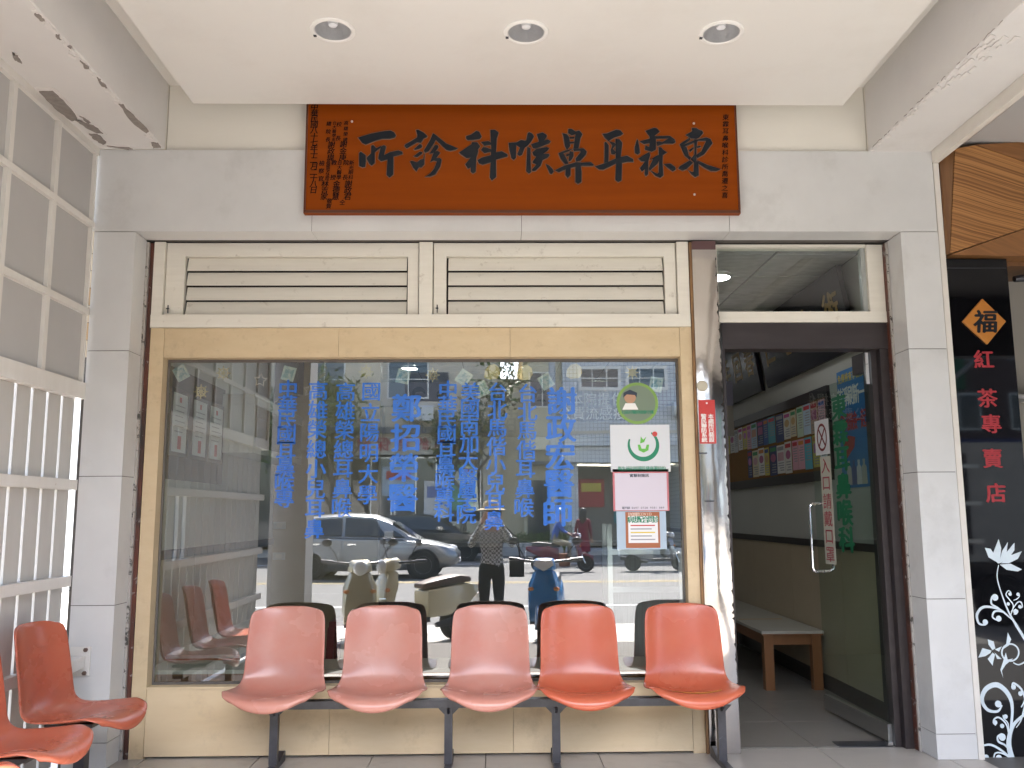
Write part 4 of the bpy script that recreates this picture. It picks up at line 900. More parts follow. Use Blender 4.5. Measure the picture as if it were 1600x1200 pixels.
t = wthing('window_flyer', 'narrow white flyer with a pink heading hung behind the middle of the glass', 'flyer', (Wp(737, 765, YG+.03).x, YG+.03, Wp(737, 800, YG+.03).z))
a, b = Wp(721, 727, YG+.03), Wp(748, 798, YG+.03); bm = B(); prism(bm, [(a.x, a.z), (b.x-.015, a.z-.01), (b.x, b.z), (a.x+.025, b.z)], YG+.03, YG+.031, 'y'); obj('sheet', bm, PAPER, t)
bx('heading', a.x+.012, b.x-.025, YG+.0285, YG+.0295, a.z-.045, a.z-.02, PINKB, t, 0); bx('picture', a.x+.025, b.x-.025, YG+.0285, YG+.0295, a.z-.20, a.z-.12, mat('print_dark_blue', (.03, .08, .35), .45), t, 0)
# round green sticker
c = Wp(996, 630, YI); t = wthing('round_sticker', 'round green clinic sticker with a dark haired figure near the window top corner', 'sticker', (c.x, YI, c.z-.12))
bm = B(); lathe(bm, [(.130, 0), (.130, .001)], 36, Matrix.Translation((c.x, YI+.004, c.z)) @ Matrix.Rotation(R(90), 4, 'X')); obj('disc', bm, mat('lime_vinyl', (.20, .34, .07), .3), t)
bm = B(); lathe(bm, [(.112, 0), (.112, .001)], 36, Matrix.Translation((c.x, YI+.0025, c.z)) @ Matrix.Rotation(R(90), 4, 'X')); obj('inner_disc', bm, mat('pale_vinyl', (.17, .22, .15), .3), t)
hx_, hz_ = c.x-.045, c.z+.035
bm = B(); lathe(bm, [(.036, 0), (.036, .001)], 20, Matrix.Translation((hx_, YI+.001, hz_)) @ Matrix.Rotation(R(90), 4, 'X')); obj('face_print', bm, mat('tan_print', (.45, .26, .16), .5), t)
bm = B(); prism(bm, [(hx_-.042, hz_), (hx_-.04, hz_+.03), (hx_, hz_+.05), (hx_+.045, hz_+.03), (hx_+.04, hz_), (hx_+.03, hz_+.016), (hx_-.02, hz_+.02)], YI-.0005, YI-.0001, 'y'); obj('hair_print', bm, HEADI, t)
bm = B(); prism(bm, [(hx_-.05, hz_-.075), (hx_+.05, hz_-.075), (hx_+.03, hz_-.035), (hx_-.03, hz_-.035)], YI-.0004, YI, 'y'); obj('coat_print', bm, WHT, t)
bm = B(); line(bm, '社區好醫師健康守護', (c.x-.088, YI+.0008, c.z-.055), XA, ZA, .021, .02, .022, bold=.02); obj('lettering', bm, GR, t)
# small festive decals along the top of the glass
YI = YG+.0085
GOLDV = mat('gold_vinyl', (.46, .33, .12), .5, col2=(.56, .44, .2), scale=30)
STAMP = mat('stamp_vinyl', (.50, .50, .42), .5, col2=(.25, .34, .34), scale=18, amt=.2)
def decal(px, py, kind, lab):
    c = Wp(px, py, YI+.003); t0 = YI+.002
    bm = B()
    if kind == 'flake':
        for k in range(8): box(bm, -.0035, .0035, t0, t0+.0008+.0001*k, -.006, .045, Matrix.Translation((c.x, 0, c.z)) @ Matrix.Rotation(k*math.pi/4, 4, 'Y'))
        for k in range(16):
            a = 2*math.pi*(k+.5)/16; prism(bm, [(c.x+math.cos(a+d)*r_, c.z+math.sin(a+d)*r_) for d, r_ in ((-.2, .022), (.2, .022), (.18, .032), (-.18, .032))], t0, t0+.0006, 'y')
        o = obj('snowflake_decal', bm, GOLDV)
    elif kind == 'star':
        P_ = lambda r0, r1: [(c.x+(r0 if k % 2 == 0 else r1)*math.sin(math.pi*k/5+.1), c.z+(r0 if k % 2 == 0 else r1)*math.cos(math.pi*k/5+.1)) for k in range(10)]
        o_, i_ = P_(.046, .022), P_(.037, .017)
        for k in range(10): prism(bm, [o_[k], o_[(k+1) % 10], i_[(k+1) % 10], i_[k]], t0, t0+.0008, 'y')
        o = obj('star_decal', bm, mat('rose_vinyl', (.62, .52, .45), .5))
    elif kind == 'gold_star':
        prism(bm, [(c.x+(.05 if k % 2 == 0 else .02)*math.sin(math.pi*k/8), c.z+(.05 if k % 2 == 0 else .02)*math.cos(math.pi*k/8)) for k in range(16)], t0, t0+.001, 'y'); o = obj('star_decal', bm, GOLDV)
    elif kind == 'bell':
        prism(bm, [(c.x-.05, c.z-.03), (c.x-.02, c.z-.045), (c.x+.03, c.z-.04), (c.x+.05, c.z-.01), (c.x+.045, c.z+.03), (c.x+.015, c.z+.055), (c.x-.02, c.z+.045), (c.x-.045, c.z+.015)], t0, t0+.001, 'y'); o = obj('gold_decal', bm, GOLDV)
    else:
        box(bm, -.04, .04, t0, t0+.001, -.045, .045, Matrix.Translation((c.x, 0, c.z)) @ Matrix.Rotation(R(kind), 4, 'Y')); o = obj('stamp_decal', bm, STAMP)
        bm2 = B(); box(bm2, -.028, .028, t0-.0006, t0-.0001, -.03, .03, Matrix.Translation((c.x, 0, c.z)) @ Matrix.Rotation(R(kind), 4, 'Y')); obj('stamp_picture', bm2, mat('stamp_teal', (.10, .22, .24), .5, col2=(.4, .42, .38), scale=40, amt=.2), o)
    tag(o, lab, 'decal', 'festive decals along the top of the window glass')
for px, py, kd, lab in ((283, 583, -30, 'tilted stamp decal in the window corner above the certificates'), (349, 583, 'flake', 'gold snowflake decal above the certificates'), (314, 612, 'flake', 'small gold snowflake decal overlapping the certificates'), (407, 594, 'star', 'outlined star decal in front of the television'),
        (451, 584, 14, 'stamp decal above the first blue column of characters'), (484, 610, 'star', 'outlined star decal beside the first blue column of characters'), (572, 581, 'flake', 'gold snowflake decal above the second group of blue characters'), (630, 588, 12, 'stamp decal above the large blue name with four characters'),
        (676, 586, 'flake', 'gold snowflake decal over the icons of the reception header'), (725, 590, 35, 'stamp decal tilted over the header icons'), (769, 582, 'bell', 'gold bell shaped decal above the reception header'), (752, 608, -25, 'stamp decal touching the blue country name column'),
        (820, 583, 'bell', 'gold bell shaped decal beside the sky gap'), (853, 596, -30, 'stamp decal above the large blue name with five characters'), (897, 581, 'bell', 'gold round decal in front of the white framed windows'), (988, 582, 'gold_star', 'gold eight pointed star decal above the round green sticker'), (1025, 601, 12, 'stamp decal beside the round green sticker')): decal(px, py, kd, lab)

# ================================================================ tea shop next door
BLK = mat('black_glass', (.004, .004, .005), .03, spec=.35)
VIN = mat('white_vinyl', (.62, .70, .74), .5)
ts = wthing('tea_shop_front', 'tea shop front with black gloss panel, white flower decals and oak facets', 'shop front', (2.95, .05, 0))
YB = .05
bx('black_panel', 2.737, 3.135, YB, YB+.10, 0, 2.905, BLK, ts, .002)
bx('joint', 2.74, 3.13, YB-.0012, YB-.0002, 2.845, 2.849, BLACKM, ts, 0)
OAK = mat('oak_veneer', (.40, .19, .062), .45, col2=(.17, .070, .020), scale=5, amt=.22, stretch=(.06, 1, 26), detail=3)
OAK2 = mat('oak_veneer_dark', (.20, .095, .035), .45, col2=(.13, .058, .02), scale=5, amt=.4, stretch=(8, 1, .5), detail=8)
OAK3 = mat('oak_veneer_low', (.27, .12, .04), .45, col2=(.17, .075, .025), scale=5, amt=.4, stretch=(.6, 1, 14), detail=8)
def facet(pts, m, ang=0, nm='oak_facet'):
    ys = {'a': -.06, 'b': .0, 'c': .03}
    F = [Wp(px, py, ys[k]) for px, py, k in pts]; bm = B()
    A1 = [bm.verts.new(p) for p in F]; A2 = [bm.verts.new((p.x, .12, p.z)) for p in F]; n = len(F)
    bm.faces.new(A1); bm.faces.new(A2[::-1])
    for i in range(n): bm.faces.new((A1[i], A2[i], A2[(i+1) % n], A1[(i+1) % n]))
    bmesh.ops.recalc_face_normals(bm, faces=bm.faces[:])
    o = obj(nm, bm, m, ts)
    if ang:                                # turn the grain: bake the turn into the object's axes
        M_ = Matrix.Rotation(R(ang), 4, 'Y'); o.data.transform(M_.inverted()); o.matrix_parent_inverse = o.matrix_parent_inverse @ M_
facet([(1468, 247, 'b'), (1491, 233, 'a'), (1484, 396, 'b'), (1478, 398, 'b')], OAK2, 0)
facet([(1492.5, 232, 'a'), (1523, 227, 'a'), (1625, 260, 'b'), (1625, 348, 'b'), (1485, 396, 'b')], OAK, 15)
facet([(1525, 226, 'a'), (1660, 218, 'b'), (1660, 272, 'b')], OAK3, 10)
facet([(1486, 397.5, 'b'), (1660, 337, 'b'), (1660, 402, 'b')], OAK3, 25)
facet([(1627, 261, 'b'), (1660, 273, 'b'), (1660, 335, 'b'), (1627, 346, 'b')], OAK, 15)
bx('bulkhead', 2.735, 5.5, .122, .5, 2.88, 3.7, OAK2, ts, 0)
bx('back_wall', 2.735, 5.8, 1.6, 1.7, 0, 3.6, mat('tea_wall', (.55, .52, .46), .6), ts, 0); bx('shelf', 3.2, 5.5, 1.3, 1.59, 2.2, 2.23, ALU, ts, 0)
bx('side_partition', 2.735, 2.78, .3, 1.6, 0, 3.6, BLACKM, ts, 0)
bx('soffit', 2.737, 5.8, -4.2, 1.7, 3.622, 3.7, mat('tea_soffit', (.42, .41, .40), .8), ts, 0)
bx('floor_slab', 2.722, 5.8, -4.25, 1.7, -.2, -.002, mat('tea_floor', (.10, .095, .09), .5), ts, 0)
bx('track_light', 2.80, 2.85, -.6, -.12, 3.585, 3.62, ALU, ts, .002)
hd = Wp(1592, 437, .25); bm = B(); tube(bm, [(hd.x-.06, .2, hd.z-.01), (hd.x+.05, .2, hd.z+.005), (hd.x+.12, .2, hd.z)], [.02, .028, .015], 8); obj('lamp_head', bm, BLACKM, ts)
def zp(x, y): return (1500+x/3.158, 820+y/3.158)
def ribbon(bm, pts, ws, z=0):
    pts = [Wp(*zp(*p), YB) for p in pts]; n = len(pts); sm = []; sw = []
    for i in range(n-1):                                       # Catmull-Rom
        p0, p1, p2, p3 = pts[max(i-1, 0)], pts[i], pts[i+1], pts[min(i+2, n-1)]
        for s in range(6):
            t = s/6; sm.append(.5*((2*p1)+(p2-p0)*t+(2*p0-5*p1+4*p2-p3)*t*t+(3*p1-p0-3*p2+p3)*t**3)); sw.append(ws[i]+(ws[i+1]-ws[i])*t)
    sm.append(pts[-1]); sw.append(ws[-1]); rows = []
    for i, p in enumerate(sm):
        d = (sm[min(i+1, len(sm)-1)]-sm[max(i-1, 0)]).normalized(); nn = Vector((-d.z, 0, d.x)); w = sw[i]*.00112/2
        rows.append([bm.verts.new(p+nn*w*s+Vector((0, -.0008-z*.0002, 0))) for s in (-1, 1)])
    for a, b in zip(rows, rows[1:]): bm.faces.new((a[0], a[1], b[1], b[0]))
def dot(bm, x, y, r, z=0):
    c = Wp(*zp(x, y), YB); bm.faces.new([bm.verts.new((c.x+r*.00112*math.cos(2*math.pi*k/16), YB-.0009-z*.0002, c.z+r*.00112*math.sin(2*math.pi*k/16))) for k in range(16)])
def poly(bm, pts, z=0):
    bm.faces.new([bm.verts.new(Wp(*zp(*p), YB)+Vector((0, -.0008-z*.0002, 0))) for p in pts])
def decor(nm, fn):
    bm = B(); fn(bm); obj(nm, bm, VIN, ts)
def lotus(bm):
    for i, p in enumerate(([(185,190),(163,140),(190,70),(203,115),(195,190)], [(192,190),(207,130),(236,85),(230,135),(200,188)], [(197,190),(225,140),(268,88),(268,125),(240,165)], [(202,190),(250,150),(305,130),(285,168),(240,190)],
            [(122,113),(150,118),(172,150),(183,185),(140,160)], [(195,196),(250,192),(305,220),(285,230),(230,222)])): poly(bm, p, i % 3)
    ribbon(bm, [(190,198),(183,260),(205,340),(240,430),(280,500),(330,580)], [4, 6, 7, 9, 14, 16])
def vines(bm):
    ribbon(bm, [(258,470),(200,420),(120,405),(84,440),(92,485),(122,493),(136,480)], [3, 9, 13, 14, 11, 8, 6], 1); dot(bm, 124, 480, 14, 2)
    ribbon(bm, [(255,468),(190,412),(155,390),(158,355),(175,345)], [3, 8, 10, 9, 6], 3); dot(bm, 172, 358, 17, 4)
    ribbon(bm, [(250,462),(215,432),(172,427),(160,455),(185,472)], [3, 7, 10, 9, 6], 5); dot(bm, 190, 463, 15, 6)
    ribbon(bm, [(248,450),(262,400),(244,370),(226,345),(238,325),(252,335)], [4, 6, 6, 6, 5, 4], 7); dot(bm, 246, 342, 9, 8); ribbon(bm, [(250,430),(280,385),(300,382),(306,405),(292,412)], [3, 6, 7, 6, 4], 9); dot(bm, 294, 404, 9, 10)
    dot(bm, 272, 428, 12, 11); ribbon(bm, [(262,440),(276,440),(284,425),(270,415)], [3, 5, 5, 4], 12); dot(bm, 285, 343, 9, 13); ribbon(bm, [(262,372),(280,365),(292,350),(284,335)], [3, 5, 5, 4], 14); dot(bm, 236, 390, 9, 15)
def flower(bm):
    for i, p in enumerate(([(160,618),(140,590),(137,566),(165,575),(174,610)], [(155,620),(110,608),(90,655),(125,648),(150,632)], [(160,630),(136,662),(160,695),(172,640)], [(170,630),(182,662),(205,662)], [(172,615),(205,600),(192,626)])): poly(bm, p, i)
def ring(bm):
    ribbon(bm, [(248+42*math.cos(a), 630+42*math.sin(a)) for a in [2*math.pi*k/16 for k in range(17)]], [8]*17)
    poly(bm, [(235,530),(252,565),(240,595),(205,618),(228,585)], 2); poly(bm, [(225,630),(235,665),(262,660),(225,690),(206,720),(212,755),(198,715),(210,680)], 3)
    ribbon(bm, [(262,680),(290,690),(330,670)], [6, 7, 8], 4)
def bigswirl(bm):
    ribbon(bm, [(240,1080),(258,920),(240,840),(185,790),(130,808),(108,862),(135,912),(185,920),(207,890)], [10, 14, 22, 26, 24, 20, 16, 12, 7]); dot(bm, 188, 884, 17, 1)
    ribbon(bm, [(262,1170),(240,1080),(262,990),(330,925)], [30, 26, 18, 10], 2)
    ribbon(bm, [(242,1050),(228,985),(190,950),(165,965),(175,990)], [4, 8, 9, 8, 6], 3); dot(bm, 172, 975, 12, 4); ribbon(bm, [(240,1030),(236,980),(215,955),(212,938)], [3, 6, 6, 5], 5); dot(bm, 224, 946, 11, 6); dot(bm, 207, 992, 11, 7)
    ribbon(bm, [(258,1140),(225,1090),(190,1070),(185,1045),(205,1030)], [5, 10, 11, 9, 6], 8); dot(bm, 207, 1047, 18, 9); ribbon(bm, [(262,1160),(200,1110),(150,1085),(108,1090)], [6, 11, 11, 9], 10); dot(bm, 128, 1147, 14, 11); dot(bm, 190, 1150, 16, 12)
    ribbon(bm, [(262,1165),(215,1130),(175,1125),(165,1150)], [4, 8, 8, 6], 13); ribbon(bm, [(300,900),(318,860),(300,810),(262,780),(255,800)], [6, 10, 11, 10, 6], 14); dot(bm, 262, 800, 13, 15); dot(bm, 296, 832, 12, 16); ribbon(bm, [(275,1000),(300,960),(320,880)], [4, 7, 9], 17)
for nm_, fn_ in (('lotus_decal', lotus), ('vine_decal', vines), ('flower_decal', flower), ('ring_decal', ring), ('scroll_decal', bigswirl)): decor(nm_, fn_)
REDV = mat('red_vinyl', (.34, .022, .03), .45)
bm = B()
for ch, px, py in (('紅', 1537, 561), ('茶', 1543, 622), ('專', 1549, 662), ('賣', 1551, 716), ('店', 1556, 770)):
    put(bm, ch, Wp(px, py, YB-.0012), XA, ZA, .105, .10, bold=.03)
obj('lettering', bm, REDV, ts)
c = Wp(1536, 503, YB); t = wthing('diamond_sign', 'orange diamond shaped fortune sign with a black brush character on the black panel', 'sign', (c.x, YB, c.z-.14))
bm = B(); prism(bm, [(c.x, c.z+.142), (c.x+.134, c.z), (c.x+.008, c.z-.142), (c.x-.134, c.z)], YB-.016, YB-.0005, 'y'); obj('board', bm, mat('orange_board', (.48, .20, .03), .4, col2=(.42, .15, .02), scale=3), t, bevel=.004)
bm = B(); put(bm, '福', (c.x+.005, YB-.0172, c.z), XA, ZA, .125, .125, bold=.035, shear=.12); obj('character', bm, INK, t)

hs = wthing('hanging_sign', 'dark shop sign hanging at the street edge of the tea shop arcade', 'sign', (4.3, -3.9, 3.0)); bx('sign_box', 2.74, 5.9, -3.98, -3.82, 2.98, 3.60, BLACKM, hs, .004)
bx('light_block_wall', 5.81, 5.95, -4.2, 1.7, 0, 3.62, mat('tea_side', (.30, .27, .24), .7), ts, 0)  # unseen wall added to cut the light reaching the right side

# ================================================================ street behind the camera (seen in the glass)
ASPH = mat('asphalt', (.075, .074, .073), .85, col2=(.11, .108, .105), scale=2.0, amt=.7, bump=.002, bscale=150)
PAVE = mat('pavement_concrete', (.36, .345, .315), .8, col2=(.43, .41, .38), scale=2.5, bump=.001, bscale=80)
ZR = -.15
gb = B(); vv = [gb.verts.new(p) for p in ((-120, -160, ZR-.06), (140, -160, ZR-.06), (140, 120, ZR-.06), (-120, 120, ZR-.06))]; gb.faces.new(vv)
struct(obj('ground', gb, PAVE), 'paved ground around the buildings')
rd = struct(slab('road', [(-110, -27.2), (130, -27.2), (130, -6.9), (-110, -6.9)], ZR-.05, ZR, ASPH), 'asphalt road in front of the shop')
pk = struct(slab('parking_strip', [(-110, -6.898), (130, -6.898), (130, -4.262), (-110, -4.262)], ZR-.05, ZR+.004, PAVE), 'concrete strip where scooters park')
YLW = mat('road_yellow', (.38, .27, .07), .7); WLN = mat('road_white', (.55, .55, .54), .7)
for nm_, y0, y1, m in (('centre_line', -14.83, -14.72, YLW), ('centre_line', -14.53, -14.42, YLW), ('edge_line', -9.5, -9.35, WLN), ('edge_line', -22.0, -21.85, WLN)):
    o = slab(nm_, [(-100, y0), (100, y0), (100, y1), (-100, y1)], ZR+.0005, ZR+.005, m, rd)
pv = struct(slab('pavement', [(-110, -30.2), (130, -30.2), (130, -27.22), (-110, -27.22)], ZR-.05, 0, PAVE), 'raised pavement across the road')
bm = B(); box(bm, -110, 130, -27.24, -27.08, ZR-.04, .005); obj('kerb', bm, mat('kerb_stone', (.36, .35, .33), .8), pv)
al = struct(slab('alley', [(-8.0, -4.26), (-2.45, -4.26), (-2.45, 14), (-8.0, 14)], -.2, -.02, mat('alley_concrete', (.42, .41, .39), .8, col2=(.48, .47, .45), scale=2)), 'sunny concrete side lane beyond the screen')

# ---------------------------------------------------------------- opposite buildings
FG = mat('far_glass', (.04, .05, .06), .05, spec=.8)
def wnd(par, x0, x1, z0, z1, y, fm, nx=2, nz=1, fr=.06, deep=.05):
    f = B(); box(f, x0, x1, y, y+deep, z0, z0+fr); box(f, x0, x1, y, y+deep, z1-fr, z1); box(f, x0, x0+fr, y+.001, y+deep-.001, z0+fr+.001, z1-fr-.001); box(f, x1-fr, x1, y+.001, y+deep-.001, z0+fr+.001, z1-fr-.001)
    for i in range(1, nx): xx = x0+(x1-x0)*i/nx; box(f, xx-.022, xx+.022, y+.004, y+deep-.004, z0+fr+.001, z1-fr-.001)
    for i in range(1, nz): zz = z0+(z1-z0)*i/nz; box(f, x0+fr+.001, x1-fr-.001, y+.006, y+deep-.006, zz-.02, zz+.02)
    w = obj('window', f, fm, par); bx('pane', x0+.02, x1-.02, y+.002, y+.012, z0+.02, z1-.02, FG, w, 0); return w
YF = -30.3
CG = mat('grey_render', (.50, .43, .32), .8, col2=(.58, .51, .40), scale=.6, amt=.8, detail=9, dirt=(.3, .28, .23), dscale=.9, dlo=.5, dhi=.8, damt=.5)
CREAMB = mat('cream_render', (.52, .46, .32), .8, col2=(.58, .52, .38), scale=.8, detail=8)
TILEW = mat('tile_wall', (.60, .61, .60), .4)
def tilegrid(m, sz, mortar=(.16, .17, .18)):
    nt = m.node_tree; b = nt.nodes['Principled BSDF']; br = nd(nt, 'ShaderNodeTexBrick'); tc = nd(nt, 'ShaderNodeTexCoord'); mp = nd(nt, 'ShaderNodeMapping'); mp.inputs['Rotation'].default_value = (R(90), 0, 0)
    br.offset = 0; br.inputs['Scale'].default_value = 1; br.inputs['Brick Width'].default_value = sz; br.inputs['Row Height'].default_value = sz; br.inputs['Mortar Size'].default_value = sz*.07
    br.inputs['Color1'].default_value = (.60, .61, .60, 1); br.inputs['Color2'].default_value = (.54, .55, .55, 1); br.inputs['Mortar'].default_value = (*mortar, 1)
    nt.links.new(tc.outputs['Object'], mp.inputs[0]); nt.links.new(mp.outputs[0], br.inputs['Vector']); nt.links.new(br.outputs['Color'], b.inputs['Base Color'])
tilegrid(TILEW, .16)
def poster(par, x0, x1, z0, z1, y, c, c2=(.6, .6, .58)):
    p = bx('poster', x0, x1, y, y+.02, z0, z1, mat('poster%02d%02d%02d' % tuple(int(v*99) for v in c), c, .5), par, 0)
    bx('print', x0+.12*(x1-x0), x1-.12*(x1-x0), y+.0205, y+.024, z0+.55*(z1-z0), z0+.85*(z1-z0), mat('pprint%02d%02d%02d' % tuple(int(v*99) for v in c2), c2, .5), p, 0)
# grey rendered building
g1 = wthing('grey_building', 'grey rendered building with a wide shopfront across the road', 'building', (-8, YF, 0))
bm = B(); box(bm, -17, .2, -42, YF, 4.85, 11.5); obj('wall', bm, CG, g1)
bx('cornice', -17, .25, YF+.002, YF+.35, 4.6, 4.85, mat('band_grey', (.16, .155, .15), .7), g1, .01)
bm = B(); box(bm, -17, .2, -42, YF-1.6, 0, 4.84); obj('shop_back', bm, mat('shop_dim', (.26, .23, .19), .8), g1)
for x0, x1 in ((-17, -16.3), (-10.3, -9.7), (-6.5, -6.0), (-.5, .2)): bx('pier', x0, x1, YF-1.59, YF+.05, 0, 4.599, CG, g1, .01)
bx('sign_band', -5.98, -.52, YF-.1, YF+.08, 3.75, 4.595, mat('sign_cream', (.50, .46, .36), .6), g1, .01)
bx('shopfront_wall', -5.98, -.52, YF-.7, YF-.5, 0, 1.0, CREAMB, g1, 0)
for i in range(3): wnd(g1, -5.95+1.82*i, -4.2+1.82*i, 1.0, 3.7, YF-.6, ALU, 2, 1)
for i in range(2): wnd(g1, -9.65+1.6*i, -8.1+1.6*i, .1, 4.0, YF-.4, mat('dark_metal', (.06, .06, .065), .5), 1, 1)
poster(g1, -4.6, -3.3, 2.1, 3.3, YF-.5, (.42, .50, .56), (.5, .1, .06)); poster(g1, -2.9, -1.9, 1.2, 2.7, YF-.5, (.62, .60, .58), (.16, .2, .4)); poster(g1, -1.75, -.9, 1.5, 3.4, YF-.5, (.18, .36, .22), (.7, .7, .6))
bm = B(); line(bm, '健保特約藥局', (-5.3, YF+.085, 4.18), (-1, 0, 0), ZA, .5, .5, -.78, bold=.02); obj('lettering', bm, REDV, g1)
for x0 in (-14.6, -11.2, -7.8, -4.4): wnd(g1, x0, x0+1.7, 6.0, 7.6, YF+.001, WHITEP, 2, 2); wnd(g1, x0, x0+1.7, 8.9, 10.4, YF+.001, WHITEP, 2, 2)
bx('air_conditioner', -3.4, -2.5, YF+.002, YF+.4, 5.1, 5.7, CABW, g1, .02)
bx('window_recess', -3.7, -1.9, YF+.0, YF+.02, 5.9, 7.1, mat('dark_metal', (.06, .06, .065), .5), g1, 0)
# narrow cream building
g2 = wthing('cream_building', 'narrow sunlit cream building between the grey and the white tiled houses', 'building', (2.0, YF-2, 0))
bm = B(); box(bm, 1.15, 2.75, -40, YF-.6, 0, 8.6); obj('wall', bm, CREAMB, g2); bm = B(); box(bm, .22, 1.149, -40, YF-.9, 0, 6.95); obj('low_wing', bm, CREAMB, g2)
bx('balcony', 1.2, 2.7, YF-.598, YF+.25, 3.9, 5.0, CREAMB, g2, .01); bx('canopy', 1.15, 2.72, YF-.597, YF+.6, 3.3, 3.42, mat('dark_metal', (.06, .06, .065), .5), g2, 0)
wnd(g2, 1.4, 2.5, 5.7, 7.2, YF-.599, WHITEP, 2, 1); wnd(g2, 1.3, 2.6, .1, 2.7, YF-.599, mat('dark_metal', (.06, .06, .065), .5), 2, 1)
# white tiled building
g3 = wthing('tiled_building', 'white tiled building with white framed windows across the road', 'building', (8, YF, 0))
bm = B(); box(bm, 2.76, 14.0, -42, YF, 4.5, 11.8); obj('wall', bm, TILEW, g3)
bx('tile_band', 2.76, 14.0, YF-.5, YF+.45, 3.35, 4.49, TILEW, g3, .0); bx('ledge', 2.74, 14.02, YF+.001, YF+.6, 4.491, 4.62, CG, g3, .01); bx('tile_apron', 2.78, 13.98, YF+.602, YF+.62, 4.0, 4.5, TILEW, g3, 0)
bm = B(); box(bm, 2.76, 14, -42, YF-2, 0, 3.34); obj('shop_back', bm, mat('shop_dim', (.16, .15, .13), .8), g3)
for x0 in (2.77, 7.4, 13.4): bx('pier', x0, x0+.55, YF-1.99, YF+.04, 0, 3.345, TILEW, g3, .01)
for x0 in (3.4, 5.35, 7.9, 10.2, 12.0): wnd(g3, x0, x0+1.75, 6.35, 7.35, YF+.002, WHITEP, 3, 2, .13)
for x0 in (3.4, 5.35, 7.9, 10.2, 12.0): wnd(g3, x0, x0+1.75, 9.2, 10.4, YF+.002, WHITEP, 3, 2, .13)
bm = B(); tube(bm, [(7.2, YF+.35, 5.5), (8.6, YF+.35, 5.5)], .32, 14); obj('air_duct', bm, CABW, g3, True)
poster(g3, 3.5, 4.6, 1.6, 2.8, YF-1.9, (.45, .06, .06), (.7, .6, .1)); poster(g3, 5.0, 6.6, .9, 2.5, YF-1.9, (.06, .28, .30), (.6, .6, .58)); poster(g3, 8.2, 9.8, 1.2, 2.8, YF-1.9, (.55, .5, .42), (.2, .2, .2))
# brown building with signs
g4 = wthing('brown_building', 'dark brown building with green and blue shop signs across the road', 'building', (20, YF, 0))
bm = B(); box(bm, 14.2, 27, -42, YF, 0, 13); obj('wall', bm, mat('brown_tile', (.085, .05, .045), .5, col2=(.11, .07, .06), scale=3), g4)
for i in range(4):
    for k in range(3): wnd(g4, 14.9+3*i, 16.7+3*i, 4.6+2.9*k, 6.1+2.9*k, YF+.001, ALU, 2, 1)
bx('green_sign', 17.6, 18.9, YF+.002, YF+.5, 6.2, 12.0, mat('sign_green', (.02, .16, .07), .5), g4, .01); bx('blue_sign', 18.2, 22.5, YF+.002, YF+.4, 2.6, 4.2, mat('sign_blue', (.02, .05, .20), .4), g4, .01)
bm = B(); line(bm, '藥妝', (21.4, YF+.405, 3.4), (-1, 0, 0), ZA, .9, .9, 1.2, bold=.02); obj('lettering', bm, WHT, g4)
bx('shutter', 15, 17.9, YF+.002, YF+.05, .05, 2.9, ALU, g4, 0)
# low pale houses to the left and far right
g5 = wthing('pale_house', 'pale rendered house down the road beyond the grey building', 'building', (-28, YF, 0))
bm = B(); box(bm, -40, -17.3, -42, YF-.5, 0, 9); obj('wall', bm, mat('pale_render', (.52, .50, .46), .8, col2=(.46, .44, .40), scale=.7), g5)
for i in range(5):
    for k in range(2): wnd(g5, -39+4.2*i, -37.2+4.2*i, 1.4+3.6*k, 3.0+3.6*k, YF-.499, ALU, 2, 1)
g6 = wthing('lane_house', 'white rendered house across the sunny side lane behind the screen', 'building', (-9.5, 3, 0))
bm = B(); box(bm, -14, -8.0, -3.9, 14, 0, 3.6); obj('wall', bm, mat('white_render', (.66, .65, .62), .8, col2=(.60, .59, .56), scale=.9), g6); bx('coping', -14.1, -7.9, -4, 14.1, 3.6, 3.72, CG, g6, .01)

# ---------------------------------------------------------------- street furniture and trees
def pole(x, y, h, lab, arm=0):
    t = wthing('utility_pole', lab, 'pole', (x, y, 0), 'poles along the far pavement')
    bm = B(); tube(bm, [(x, y, 0), (x, y, h)], [.16, .11], 12); obj('shaft', bm, mat('pole_concrete', (.38, .38, .37), .7, col2=(.46, .46, .45), scale=3), t, True)
    if arm:
        bm = B(); tube(bm, [(x+.1, y, h*.55), (x+.6, y+.3, h*.60), (x+1.7, y+.8, h*.70)], [.11, .09, .07], 10); obj('branch_arm', bm, MATS['pole_concrete'], t, True)
    bx('cross_arm', x-.9, x+.9, y+.13, y+.2, h-.8, h-.7, CG, t, 0)
    bm = B()
    for s, dz_ in ((-1, 0), (1, .3)): tube(bm, [(x+16*s*k/8, y+.3, h-.8-dz_-1.0*math.sin(math.pi*k/8)) for k in range(9)], .018, 5)
    obj('overhead_cable', bm, BLACKM, t)
pole(2.15, -27.6, 9.5, 'grey concrete utility pole before the narrow cream building'); pole(16.2, -27.6, 10, 'pale concrete utility pole with a slanting arm before the brown building', 1)
BARK = mat('bark', (.12, .095, .07), .9, col2=(.18, .15, .115), scale=12, stretch=(3, 3, .6), bump=.01)
LEAF = mat('leaf', (.055, .10, .025), .55, col2=(.11, .15, .04), scale=1.2, amt=.6); LEAFD = mat('leaf_dry', (.16, .13, .04), .6, col2=(.22, .18, .07), scale=2)
